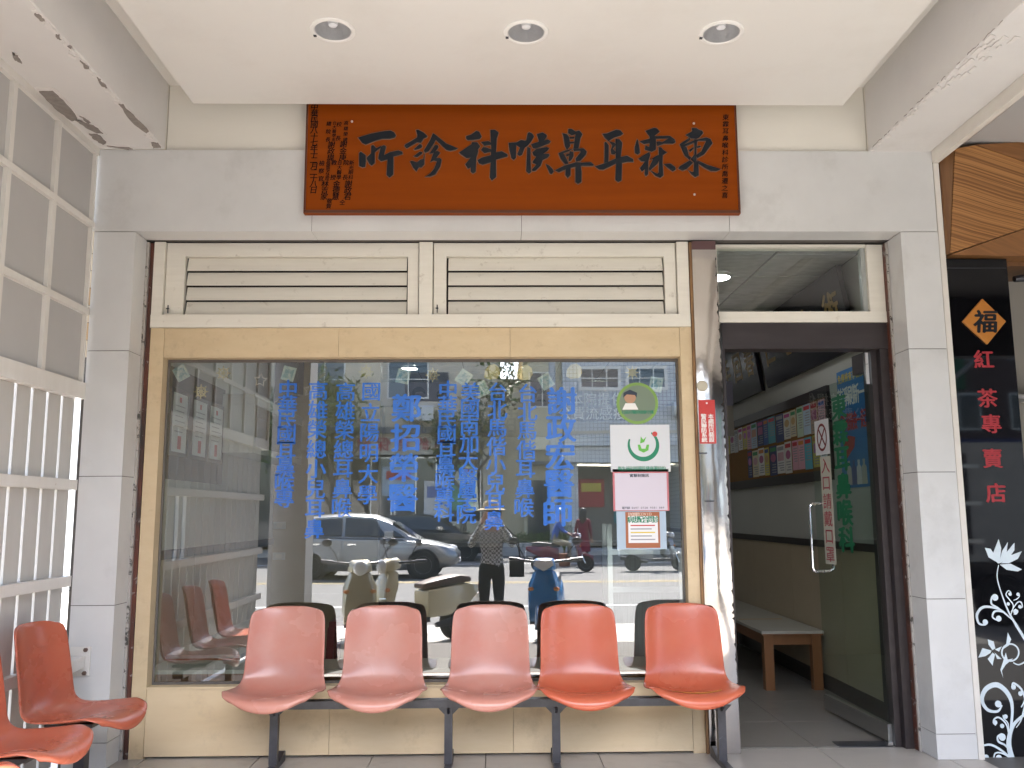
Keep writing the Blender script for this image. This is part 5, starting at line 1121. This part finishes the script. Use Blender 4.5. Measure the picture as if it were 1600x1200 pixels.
def tree(x, y, h, crown, lab, seed, dens=1.0, dry=.15):
    t = wthing('street_tree', lab, 'tree', (x, y, 0), 'trees on the far pavement'); rr = random.Random(seed); tips = []
    bm = B()
    def limb(p, d, L_, r, lv):
        pts = [p]; q = Vector(p); dd = Vector(d).normalized()
        for k in range(4): dd = (dd+Vector((rr.uniform(-.2, .2), rr.uniform(-.2, .2), rr.uniform(-.05, .2)))).normalized(); q = q+dd*L_/4; pts.append(q.copy())
        tube(bm, pts, [r*(1-.13*k) for k in range(5)], 7 if lv < 2 else 5)
        if lv >= 2: tips.append(pts[2])
        if lv >= 3: tips.extend(pts[3:]); return
        for k in range(3 if lv else 5):
            a = rr.uniform(0, 2*math.pi); s = rr.uniform(.5, 1.0)
            limb(pts[2+k % 3], (dd*.6+Vector((math.cos(a)*s, math.sin(a)*s, rr.uniform(.1, .6)))), L_*rr.uniform(.55, .75), r*.5, lv+1)
    limb((x, y, 0), (0, 0, 1), h*.45, .15, 0)
    obj('trunk', bm, BARK, t, True)
    lb = B(); db = B()
    for tp in tips:
        for k in range(int(rr.randint(9, 18)*dens)):
            c = tp+Vector((rr.gauss(0, crown), rr.gauss(0, crown), rr.gauss(0, crown*.8))); n = Vector((rr.gauss(0, 1), rr.gauss(0, 1), rr.gauss(.5, 1))).normalized()
            u = n.orthogonal().normalized(); u.rotate(Matrix.Rotation(rr.uniform(0, 6.28), 3, n)); v = n.cross(u); L_ = rr.uniform(.10, .18)
            tb_ = db if rr.random() < dry else lb
            tb_.faces.new([tb_.verts.new(c+q) for q in (-u*L_, v*L_*.35-n*.01, u*L_, -v*L_*.35-n*.01)])
    cr = obj('crown', lb, LEAF, t); obj('dry_leaves', db, LEAFD, cr)
tree(-5.6, -26.2, 7.6, .30, 'leafy street tree before the grey building shopfront', 4, 1.1); tree(-1.2, -28.4, 8.4, .26, 'sparse street tree with dry leaves near the sky gap', 9, .7, .5); tree(-9.5, -27.0, 7.2, .30, 'leafy street tree further down the far pavement', 12, 1.1)
hd_ = B(); rr = random.Random(2)
for k in range(2600):
    c = Vector((rr.uniform(-2.0, 2.4), -27.7+rr.gauss(0, .16), rr.uniform(.15, .62)+rr.gauss(0, .04))); n = Vector((rr.gauss(0, 1), rr.gauss(0, 1), rr.gauss(.5, 1))).normalized(); u = n.orthogonal().normalized(); v = n.cross(u)
    hd_.faces.new([hd_.verts.new(c+q) for q in (-u*.06, v*.03, u*.06, -v*.03)])
hp = wthing('hedge_planter', 'low green hedge in a concrete planter on the far pavement', 'planter', (.2, -27.7, 0)); bx('trough', -2.1, 2.5, -28.0, -27.4, 0, .3, PAVE, hp, .01); o = obj('hedge', hd_, LEAF, hp); o['kind'] = 'stuff'
pp = wthing('potted_plant', 'tall grassy potted plant beside the person in the dark red coat', 'plant', (2.0, -20.6, ZR))
bm = B(); lathe(bm, [(.16, 0), (.22, .35), (.24, .36), (.20, .34)], 16, Matrix.Translation((2.0, -20.6, ZR))); obj('pot', bm, mat('terracotta', (.25, .10, .05), .8), pp, True)
bm = B(); rr = random.Random(8)
for k in range(90):
    a = rr.uniform(0, 6.28); L_ = rr.uniform(.8, 1.5); s = rr.uniform(.15, .6); b0 = Vector((2.0, -20.6, ZR+.34)); side = Vector((-math.sin(a), math.cos(a), 0))*.014
    prev = None
    for q in range(6):
        t_ = q/5; p = b0+Vector((math.cos(a)*s*t_**1.6*L_, math.sin(a)*s*t_**1.6*L_, L_*(t_-.25*t_*t_))); w = side*(1-t_*.9); cur = [bm.verts.new(p-w), bm.verts.new(p+w)]
        if prev: bm.faces.new((prev[0], prev[1], cur[1], cur[0]))
        prev = cur
obj('leaf_blades', bm, LEAF, pp)

# ---------------------------------------------------------------- vehicles
TYRE = mat('tyre', (.02, .02, .02), .8); RIM = mat('alloy', (.55, .56, .57), .3, .9); LENS = mat('lamp_lens', (.60, .62, .64), .08, spec=.8); CARG = mat('car_glass', (.018, .02, .022), .04, spec=.8)
AMB = mat('amber_lens', (.55, .18, .02), .2); TAILR = mat('tail_red', (.35, .01, .01), .2)
def wheel(par, x, y, z, r, w, name='wheel', spokes=5):
    M_ = Matrix.Translation((x, y, z)) @ Matrix.Rotation(R(90), 4, 'X')
    bm = B(); lathe(bm, [(r*.62, -w/2), (r*.93, -w/2), (r, -w*.32), (r, w*.32), (r*.93, w/2), (r*.62, w/2)], 28, M_); t = obj(name, bm, TYRE, par, True)
    bm = B(); lathe(bm, [(r*.60, -w*.45), (r*.64, -w*.52), (r*.66, -w*.45), (r*.66, w*.45), (r*.64, w*.52), (r*.60, w*.45), (r*.57, 0)], 28, M_, cap=False)
    for k in range(spokes):
        for s in (-1, 1): box(bm, -.02*r/.3, .02*r/.3, .02, r*.62, s*w*.40-.008, s*w*.40+.008, M_ @ Matrix.Rotation(2*math.pi*k/spokes, 4, 'Z'))
    lathe(bm, [(.001, -w*.46), (r*.16, -w*.45), (r*.16, w*.45), (.001, w*.46)], 12, M_, cap=False)
    obj('rim', bm, RIM, t, True)
    return t
def car(lab, loc, rz, paint, group):
    t = thing('parked_car', lab, 'car', loc, rz, group)
    L_, hw = 4.35, .88
    # stations along x: (x, z_low, z_belt, half width)
    st = [(-2.15, .45, .78, .62), (-2.08, .30, .92, .78), (-1.85, .22, .98, .86), (-1.2, .20, .99, .885), (-.4, .20, .97, .89), (.4, .20, .95, .89), (1.0, .20, .92, .885), (1.45, .22, .86, .87), (1.85, .26, .76, .82), (2.08, .32, .66, .72), (2.17, .40, .58, .58)]
    def ring(x, a, b, w): return [(x, -w*.92, a), (x, -w, a+.12*(b-a)+.03), (x, -w, a+.62*(b-a)), (x, -w*.96, b-.04), (x, -w*.86, b), (x, 0, b+.025), (x, w*.86, b), (x, w*.96, b-.04), (x, w, a+.62*(b-a)), (x, w, a+.12*(b-a)+.03), (x, w*.92, a), (x, 0, a-.01)]
    bm = B(); loft(bm, [ring(*s) for s in st]); body = obj('body', bm, paint, t, True, ang=50)
    cab = [(-1.98, .97, .99, .74), (-1.72, .97, 1.36, .66), (-1.3, .97, 1.48, .64), (-.5, .97, 1.53, .63), (.1, .955, 1.50, .63), (.5, .94, 1.36, .66), (.95, .93, 1.08, .70), (1.22, .90, .935, .72)]
    def cring(x, a, b, w): return [(x, -.80, a-.03), (x, -w-.06*(1-(b-a)/.6), a+.5*(b-a)), (x, -w, b-.05), (x, -w*.8, b), (x, 0, b+.02), (x, w*.8, b), (x, w, b-.05), (x, w+.06*(1-(b-a)/.6), a+.5*(b-a)), (x, .80, a-.03)]
    bm = B(); loft(bm, [cring(*s) for s in cab]); obj('cabin', bm, paint, t, True, ang=50)
    for s in (-1, 1):
        for pts in ([(-1.62, 1.03), (-.62, 1.02), (-.62, 1.42), (-1.30, 1.39)], [(-.54, 1.02), (.42, 1.00), (.16, 1.40), (-.54, 1.43)], [(.50, 1.0), (.88, .985), (.62, 1.14)], [(-1.86, 1.05), (-1.68, 1.04), (-1.42, 1.36), (-1.62, 1.28)]):
            bm = B(); a_ = [bm.verts.new((x, s*(.80-.30*(z-.97)+.012), z)) for x, z in pts]; b_ = [bm.verts.new((x, s*(.80-.30*(z-.97)-.05), z)) for x, z in pts]
            n = len(pts); bm.faces.new(a_); bm.faces.new(b_[::-1])
            for i in range(n): bm.faces.new((a_[i], b_[i], b_[(i+1) % n], a_[(i+1) % n]))
            bmesh.ops.recalc_face_normals(bm, faces=bm.faces[:]); obj('side_window', bm, CARG, t)
        d_ = bx('door', -.56, .62, s*.886, s*.8995, .34, .90, paint, t, .01); bx('handle', -.46, -.26, s*.90, s*.925, .80, .83, CHROME, d_, .004)
        d_ = bx('door', -1.40, -.60, s*.884, s*.897, .40, .91, paint, t, .01); bx('handle', -1.30, -1.1, s*.898, s*.922, .81, .84, CHROME, d_, .004)
        bx('mirror', .42, .62, s*.86, s*1.05, .98, 1.12, paint, t, .03)
        bx('sill_trim', -1.2, .95, s*.88, s*.905, .20, .27, BLACKM, t, .005)
        bm = B(); sphere(bm, (1.88, s*.60, .67), .22, .14, .085); obj('headlight', bm, LENS, t, True)
        bm = B(); sphere(bm, (-2.05, s*.64, .86), .07, .12, .12); obj('tail_light', bm, TAILR, t, True)
        for x in (-1.30, 1.34):
            bm = B(); lathe(bm, [(.39, 0), (.39, .02)], 28, Matrix.Translation((x, s*.885+.01, .31)) @ Matrix.Rotation(R(90), 4, 'X')); obj('wheel_arch', bm, TYRE, t)
            wheel(t, x, s*.81, .32, .32, .21)
    bm = B(); prism(bm, [(.60, 1.345), (1.16, .965), (1.13, .955), (.57, 1.335)], -.60, .60, 'y'); obj('windscreen', bm, CARG, t)
    bm = B(); prism(bm, [(-1.80, 1.345), (-2.03, 1.03), (-2.0, 1.02), (-1.77, 1.335)], -.56, .56, 'y'); obj('rear_window', bm, CARG, t)
    bx('grille', 2.08, 2.175, -.42, .42, .42, .56, BLACKM, t, .02); bx('number_plate', 2.16, 2.19, -.2, .2, .36, .46, PAPER, t, 0)
    return t
SILV = mat('silver_paint', (.20, .21, .225), .3, .75, coat=.4, col2=(.23, .24, .255), scale=1); DARKP = mat('graphite_paint', (.03, .032, .036), .25, .5, coat=.6)
car('silver hatchback passing on the road, mirrored in the window', (-3.05, -16.6, ZR), 0, SILV, 'cars on the road'); car('dark hatchback parked against the far kerb behind the silver one', (-2.3, -24.4, ZR), 0, DARKP, 'cars on the road')

def scooter(name, lab, loc, rz, paint, seatm, group, round_lamp=True):
    t = thing(name, lab, 'scooter', loc, rz, group)           # forward is +x
    wheel(t, .62, 0, .22, .22, .10, 'front_wheel', 6); wheel(t, -.62, 0, .22, .22, .11, 'rear_wheel', 6)
    bm = B()                                                   # leg shield and nose
    loft(bm, [[(.42, -.17, .28), (.47, -.18, .30), (.47, .18, .30), (.42, .17, .28)], [(.40, -.20, .50), (.52, -.17, .50), (.52, .17, .50), (.40, .20, .50)], [(.34, -.20, .70), (.47, -.14, .72), (.47, .14, .72), (.34, .20, .70)], [(.30, -.13, .86), (.40, -.09, .88), (.40, .09, .88), (.30, .13, .86)]]); obj('leg_shield', bm, paint, t, True, bevel=.02)
    bm = B(); loft(bm, [[(.44, -.065, .44), (.47, -.07, .40), (.47, .07, .40), (.44, .065, .44)], [(.62, -.075, .49), (.62, -.08, .42), (.62, .08, .42), (.62, .075, .49)], [(.83, -.05, .40), (.82, -.06, .30), (.82, .06, .30), (.83, .05, .40)]]); obj('front_mudguard', bm, paint, t, True, bevel=.015)
    bx('floorboard', -.12, .43, -.17, .17, .26, .32, BLACKM, t, .02)
    bm = B(); loft(bm, [[(-.10, -.16, .30), (-.10, -.15, .62), (-.10, .15, .62), (-.10, .16, .30)], [(-.40, -.20, .32), (-.40, -.17, .66), (-.40, .17, .66), (-.40, .20, .32)], [(-.75, -.17, .46), (-.75, -.14, .68), (-.75, .14, .68), (-.75, .17, .46)], [(-.95, -.07, .56), (-.95, -.07, .66), (-.95, .07, .66), (-.95, .07, .56)]]); obj('tail_body', bm, paint, t, True, bevel=.03)
    bm = B(); loft(bm, [[(-.06, -.10, .635), (-.06, -.09, .70), (-.06, .09, .70), (-.06, .10, .635)], [(-.35, -.15, .67), (-.35, -.13, .755), (-.35, .13, .755), (-.35, .15, .67)], [(-.62, -.14, .69), (-.62, -.12, .785), (-.62, .12, .785), (-.62, .14, .69)], [(-.82, -.09, .69), (-.82, -.07, .76), (-.82, .07, .76), (-.82, .09, .69)]]); obj('seat', bm, seatm, t, True, bevel=.025)
    bm = B(); loft(bm, [[(.24, -.10, .90), (.24, -.08, 1.0), (.24, .08, 1.0), (.24, .10, .90)], [(.36, -.15, .87), (.36, -.12, 1.01), (.36, .12, 1.01), (.36, .15, .87)], [(.46, -.10, .87), (.46, -.08, .96), (.46, .08, .96), (.46, .10, .87)]]); obj('handlebar_cowl', bm, paint, t, True, bevel=.025)
    bm = B(); tube(bm, [(.16, -.36, .98), (.24, -.22, .97), (.31, 0, .95), (.24, .22, .97), (.16, .36, .98)], .016, 8)
    for s in (-1, 1): tube(bm, [(.13, s*.44, .99), (.18, s*.30, .98)], .02, 8)
    obj('handlebar', bm, BLACKM, t, True)
    bm = B()
    if round_lamp: sphere(bm, (.46, 0, .92), .05, .085, .085)
    else: prism(bm, [(-.12, .93), (0, .86), (.12, .93), (.10, .985), (-.10, .985)], .43, .48, 'x')
    obj('headlight', bm, LENS, t, True)
    for s in (-1, 1):
        bm = B(); tube(bm, [(.22, s*.24, .98), (.22, s*.30, 1.10), (.21, s*.36, 1.17)], .007, 6); m_ = obj('mirror', bm, BLACKM, t, True); bm = B(); sphere(bm, (.20, s*.38, 1.20), .02, .06, .045); obj('mirror_head', bm, BLACKM, m_, True)
        bm = B(); sphere(bm, (.47, s*.15, .66), .03, .04, .025); obj('indicator', bm, AMB, t, True)
    bm = B(); tube(bm, [(.60, -.08, .22), (.40, -.07, .70)], .022, 8); tube(bm, [(.60, .08, .22), (.40, .07, .70)], .022, 8); obj('fork', bm, ALU, t, True)
    bm = B(); tube(bm, [(-.20, -.17, .22), (-.55, -.19, .26), (-.92, -.20, .34)], [.03, .06, .055], 10); obj('exhaust', bm, BLACKM, t, True)
    bx('number_plate', -.99, -.975, -.12, .12, .40, .54, PAPER, t, 0); bx('tail_light', -.965, -.94, -.07, .07, .57, .65, TAILR, t, .01)
    return t
CRM = mat('cream_paint_gloss', (.58, .52, .36), .25, coat=.5); CHAMP = mat('champagne_paint', (.40, .36, .26), .3, .5, coat=.5); BLU = mat('blue_paint', (.01, .16, .42), .25, coat=.5); MAR = mat('maroon_paint', (.10, .01, .03), .25, coat=.5); GRYP = mat('grey_paint', (.25, .26, .27), .3, .5, coat=.4)
SEATB = mat('black_vinyl', (.025, .025, .027), .5); SEATN = mat('brown_vinyl', (.09, .055, .04), .5)
GS = 'scooters parked before the arcade'
scooter('parked_scooter', 'champagne coloured scooter parked beside the arcade column', (-1.62, -5.05, ZR), R(80), CHAMP, SEATB, GS); scooter('parked_scooter', 'pale yellow retro scooter with a round headlight and brown seat', (-.98, -5.15, ZR), R(140), CRM, SEATN, GS); scooter('parked_scooter', 'blue and silver scooter with a pointed headlight', (.62, -5.25, ZR), R(98), BLU, SEATB, GS, False)

# small box truck
tk = thing('box_truck', 'small parked truck with a bare metal cargo box', 'truck', (8.2, -7.6, ZR), 0)
METS = mat('galvanised', (.42, .43, .44), .45, .6, col2=(.36, .37, .38), scale=4, rvar=.1)
bx('cargo_box', -2.2, 1.2, -.85, .85, .85, 2.45, METS, tk, .01); bx('chassis', -2.1, 2.6, -.5, .5, .45, .84, BLACKM, tk, .01)
bm = B(); prism(bm, [(1.25, .5), (2.75, .5), (2.75, 1.2), (2.45, 1.95), (1.25, 1.98)], -.82, .82, 'y'); obj('cab', bm, mat('truck_blue', (.02, .08, .25), .3, coat=.4), tk, bevel=.05)
for s in (-1, 1):
    bm = B(); prism(bm, [(1.6, 1.25), (2.55, 1.25), (2.38, 1.82), (1.6, 1.85)], s*.825, s*.80, 'y'); obj('side_window', bm, CARG, tk)
    for x in (-1.4, 2.0): wheel(tk, x, s*.72, .34, .34, .22)
    bx('side_frame', -1.9, -1.8, s*.852, s*.875, .95, 2.3, BLACKM, tk, 0)
    for z in (1.1, 1.6, 2.1): bx('hinge', -2.0, -1.65, s*.876, s*.90, z, z+.05, ALU, tk, 0)
bm = B(); prism(bm, [(2.765, 1.25), (2.47, 1.9), (2.455, 1.89), (2.745, 1.25)], -.7, .7, 'y'); obj('windscreen', bm, CARG, tk)

# ---------------------------------------------------------------- people
SKIN = mat('skin', (.45, .27, .19), .55); HAIRM = mat('hair', (.012, .010, .009), .5)
def person(lab, loc, rz, J, cloth, hair='short', extras=None):
    """J: joint -> (x, y, z); facing +x locally.  cloth: (top, trousers, shoes) materials"""
    t = thing('person', lab, 'person', loc, rz)
    V_ = {k: Vector(v) for k, v in J.items()}
    nodes = []; rad = []; edges = []; reg = []; idx = {}
    def add(nm_, p, r, par, m):
        idx[nm_] = len(nodes); nodes.append(Vector(p)); rad.append(r); reg.append(m)
        if par is not None: edges.append((idx[par], idx[nm_]))
    pel, che, neck, head = V_['pelvis'], V_['chest'], V_['neck'], V_['head']
    add('pelvis', pel, (.15, .125), None, 1); add('waist', pel.lerp(che, .45), (.135, .11), 'pelvis', 0); add('chest', che, (.165, .12), 'waist', 0); add('neck', neck, (.055, .055), 'chest', 3)
    hd_d = (head-neck).normalized(); add('jaw', neck+hd_d*.07, (.062, .07), 'neck', 3); add('head', neck+hd_d*.15, (.078, .098), 'jaw', 3); add('crown', neck+hd_d*.225, (.06, .075), 'head', 3)
    for s in ('l', 'r'):
        add('sh'+s, V_['sh'+s], (.062, .062), 'chest', 0); add('el'+s, V_['el'+s], (.046, .046), 'sh'+s, 0); add('wr'+s, V_['wr'+s], (.030, .030), 'el'+s, 0 if len(cloth) < 4 else 3)
        d = (V_['wr'+s]-V_['el'+s]).normalized(); add('pa'+s, V_['wr'+s]+d*.065, (.036, .02), 'wr'+s, 3)
        up = d.cross(Vector((0, 1, 0)));  up = up.normalized() if up.length > .1 else Vector((0, 0, 1)); sd = d.cross(up).normalized()
        for k, (o_, ln) in enumerate(((-.028, .058), (-.010, .07), (.010, .066), (.028, .05))):
            add(f'f{s}{k}', V_['wr'+s]+d*.105+sd*o_, (.0095, .0095), 'pa'+s, 3); add(f'g{s}{k}', V_['wr'+s]+d*(.105+ln*.8)+sd*o_*1.1-up*.02, (.008, .008), f'f{s}{k}', 3)
        add(f't{s}', V_['wr'+s]+d*.06+sd*.05-up*.01, (.010, .010), 'pa'+s, 3); add(f'u{s}', V_['wr'+s]+d*.10+sd*.065-up*.02, (.009, .009), f't{s}', 3)
        add('hip'+s, V_['hip'+s], (.10, .10), 'pelvis', 1); add('kn'+s, V_['kn'+s], (.064, .064), 'hip'+s, 1); add('an'+s, V_['an'+s], (.042, .042), 'kn'+s, 1); f_ = V_['toe'+s]-V_['an'+s]; add('to'+s, V_['an'+s]+f_*.55, (.042, .036), 'an'+s, 2); add('tt'+s, V_['toe'+s], (.032, .026), 'to'+s, 2)
    me = bpy.data.meshes.new('b'); me.from_pydata(nodes, edges, []); o = bpy.data.objects.new('b', me); COL.objects.link(o)
    sk = o.modifiers.new('s', 'SKIN'); sk.use_smooth_shade = True
    if not me.skin_vertices: me.attributes  # layer is made by the modifier
    for i, r_ in enumerate(rad): me.skin_vertices[0].data[i].radius = r_; me.skin_vertices[0].data[i].use_root = (i == 0)
    o.modifiers.new('u', 'SUBSURF').levels = 1
    dg = bpy.context.evaluated_depsgraph_get(); out = bpy.data.meshes.new_from_object(o.evaluated_get(dg)); bpy.data.objects.remove(o)
    ms = [cloth[0], cloth[1], cloth[2], SKIN]
    segs = [(nodes[a], nodes[b], reg[b]) for a, b in edges]
    body = wrap('body', out, ms, t, True, 180)
    for p in out.polygons:
        c = p.center; best = 9; m = 0
        for a, b, g in segs:
            ab = b-a; u = max(0, min(1, (c-a).dot(ab)/max(ab.length_squared, 1e-9))); d = (c-a-ab*u).length
            if d < best: best = d; m = g if u > .15 or g in (3,) else g
        p.material_index = m
    H = neck+hd_d*.165; fx = Vector((math.cos(0), 0, 0))
    if hair != 'none':
        bm = B(); sphere(bm, (H.x-.018, H.y, H.z+.03), .105, .098, .118)
        if hair == 'long': sphere(bm, (H.x-.07, H.y, H.z-.15), .055, .10, .22)
        bmesh.ops.delete(bm, geom=[v for v in bm.verts if v.co.x > H.x+.045 and v.co.z < H.z+.05], context='VERTS'); obj('hair', bm, HAIRM, t, True)
    bm = B(); sphere(bm, (H.x+.088, H.y, H.z-.015), .022, .014, .028, 8, 6); obj('nose', bm, SKIN, t, True)
    bm = B(); prism(bm, [(-.055, H.z-.015), (.055, H.z-.015), (.045, H.z-.09), (0, H.z-.105), (-.045, H.z-.09)], H.x+.055, H.x+.108, 'x'); bmesh.ops.translate(bm, vec=(0, H.y, 0), verts=bm.verts[:]); obj('face_mask', bm, PAPER, t, True, bevel=.012)
    for s in (-1, 1): bm = B(); sphere(bm, (H.x+.083, H.y+s*.033, H.z+.012), .009, .013, .007, 8, 6); obj('eye', bm, HAIRM, t, True); bm = B(); sphere(bm, (H.x-.005, H.y+s*.082, H.z-.01), .02, .01, .032, 8, 6); obj('ear', bm, SKIN, t, True)
    if extras: extras(t, H)
    return t
STAND = dict(pelvis=(0, 0, .86), chest=(.0, 0, 1.20), neck=(0, 0, 1.36), head=(.02, 0, 1.56), shl=(0, .17, 1.29), shr=(0, -.17, 1.29), ell=(-.03, .22, 1.02), elr=(-.03, -.22, 1.02), wrl=(.06, .23, .80), wrr=(.06, -.23, .80),
             hipl=(0, .085, .80), hipr=(0, -.085, .80), knl=(.02, .09, .45), knr=(.02, -.09, .45), anl=(-.01, .09, .075), anr=(-.01, -.09, .075), toel=(.15, .10, .035), toer=(.15, -.10, .035))
def checker(name):
    m = mat(name, (.5, .5, .5), .8); nt = m.node_tree; ck = nd(nt, 'ShaderNodeTexChecker'); ck.inputs['Scale'].default_value = 38; ck.inputs['Color1'].default_value = (.55, .55, .54, 1); ck.inputs['Color2'].default_value = (.03, .03, .035, 1)
    tc = nd(nt, 'ShaderNodeTexCoord'); nt.links.new(tc.outputs['Object'], ck.inputs['Vector']); nt.links.new(ck.outputs['Color'], nt.nodes['Principled BSDF'].inputs['Base Color']); return m
BLKC = mat('black_cloth', (.02, .02, .022), .9); SHOE = mat('shoe', (.05, .05, .05), .6)
J = dict(STAND); J.update(ell=(.12, .27, 1.12), elr=(.12, -.27, 1.12), wrl=(.24, .11, 1.42), wrr=(.24, -.11, 1.42))
def photo_extra(t, H):
    bm = B(); lathe(bm, [(.001, .135), (.07, .13), (.098, .10), (.105, .05), (.108, .04), (.17, .022), (.175, .015), (.11, .03), (.10, .02)], 24, Matrix.Translation((H.x-.01, H.y, H.z+.03)), cap=False); obj('sun_hat', bm, mat('straw', (.45, .36, .22), .8), t, True)
ph = person('person in a checked top and dark trousers taking the photograph', (-.05, -5.60, ZR), R(90), J, (checker('check_cloth'), BLKC, SHOE), 'short', photo_extra)
p_ = tag(bx('phone', -.078, .078, -5.235, -5.226, 1.345, 1.42, mat('phone_black', (.01, .01, .012), .2), None, .003), 'dark phone held up in both hands by the person taking the photograph', 'phone')
bg_ = wthing('shoulder_bag', 'black bag hanging at the hip of the person in the checked top', 'bag', (.24, -5.55, .62)); bx('pouch', .17, .35, -5.62, -5.50, .60, .80, BLKC, bg_, .05, seg=4)
bm = B(); tube(bm, [(.30, -5.56, .82), (.28, -5.50, 1.05), (.10, -5.46, 1.24), (-.12, -5.50, 1.27), (-.2, -5.60, 1.26)], .012, 6); obj('strap', bm, BLKC, bg_)
RIDE = dict(pelvis=(-.25, 0, .83), chest=(-.13, 0, 1.16), neck=(-.07, 0, 1.33), head=(-.03, 0, 1.52), shl=(-.10, .17, 1.25), shr=(-.10, -.17, 1.25), ell=(.02, .27, 1.06), elr=(.02, -.27, 1.06), wrl=(.12, .34, 1.01), wrr=(.12, -.34, 1.01),
            hipl=(-.20, .09, .80), hipr=(-.20, -.09, .80), knl=(.20, .12, .72), knr=(.20, -.12, .72), anl=(.18, .11, .40), anr=(.18, -.11, .40), toel=(.33, .11, .355), toer=(.33, -.11, .355))
def helmet(m, visor=True):
    def f(t, H):
        bm = B(); sphere(bm, (H.x-.01, H.y, H.z+.03), .135, .125, .13); bmesh.ops.delete(bm, geom=[v for v in bm.verts if v.co.z < H.z-.03 or (v.co.x > H.x+.07 and v.co.z < H.z+.05)], context='VERTS'); obj('helmet', bm, m, t, True)
    return f
GR_ = 'scooters on the road'
scooter('ridden_scooter', 'maroon scooter ridden along the road by the person in a blue jacket', (1.75, -18.0, ZR), 0, MAR, SEATB, GR_)
person('person in a blue jacket and blue helmet riding the maroon scooter', (1.75, -18.0, ZR), 0, RIDE, (mat('blue_jacket', (.03, .09, .34), .8), mat('khaki', (.25, .22, .16), .9), SHOE), 'none', helmet(BLU))
scooter('ridden_scooter', 'grey scooter ridden along the road by the person in a pink jacket', (4.25, -18.2, ZR), 0, GRYP, SEATB, GR_)
person('person in a bright pink jacket and white helmet riding the grey scooter', (4.25, -18.2, ZR), 0, RIDE, (mat('pink_jacket', (.62, .05, .16), .8), BLKC, SHOE), 'none', helmet(PAPER))
person('person in a long dark red coat with long dark hair standing at the roadside', (2.55, -20.4, ZR), R(-70), STAND, (mat('red_coat', (.16, .01, .03), .85), BLKC, SHOE), 'long', lambda t, H: (lambda bm: (loft(bm, [[(.26*c_*k_+.0, .22*s_*k_, z_) for c_, s_ in [(math.cos(2*math.pi*q/14), math.sin(2*math.pi*q/14)) for q in range(14)]] for z_, k_ in ((.42, .95), (.70, .82), (.95, .66), (1.12, .72))]), obj('coat_skirt', bm, MATS['red_coat'], t, True)))(B()))
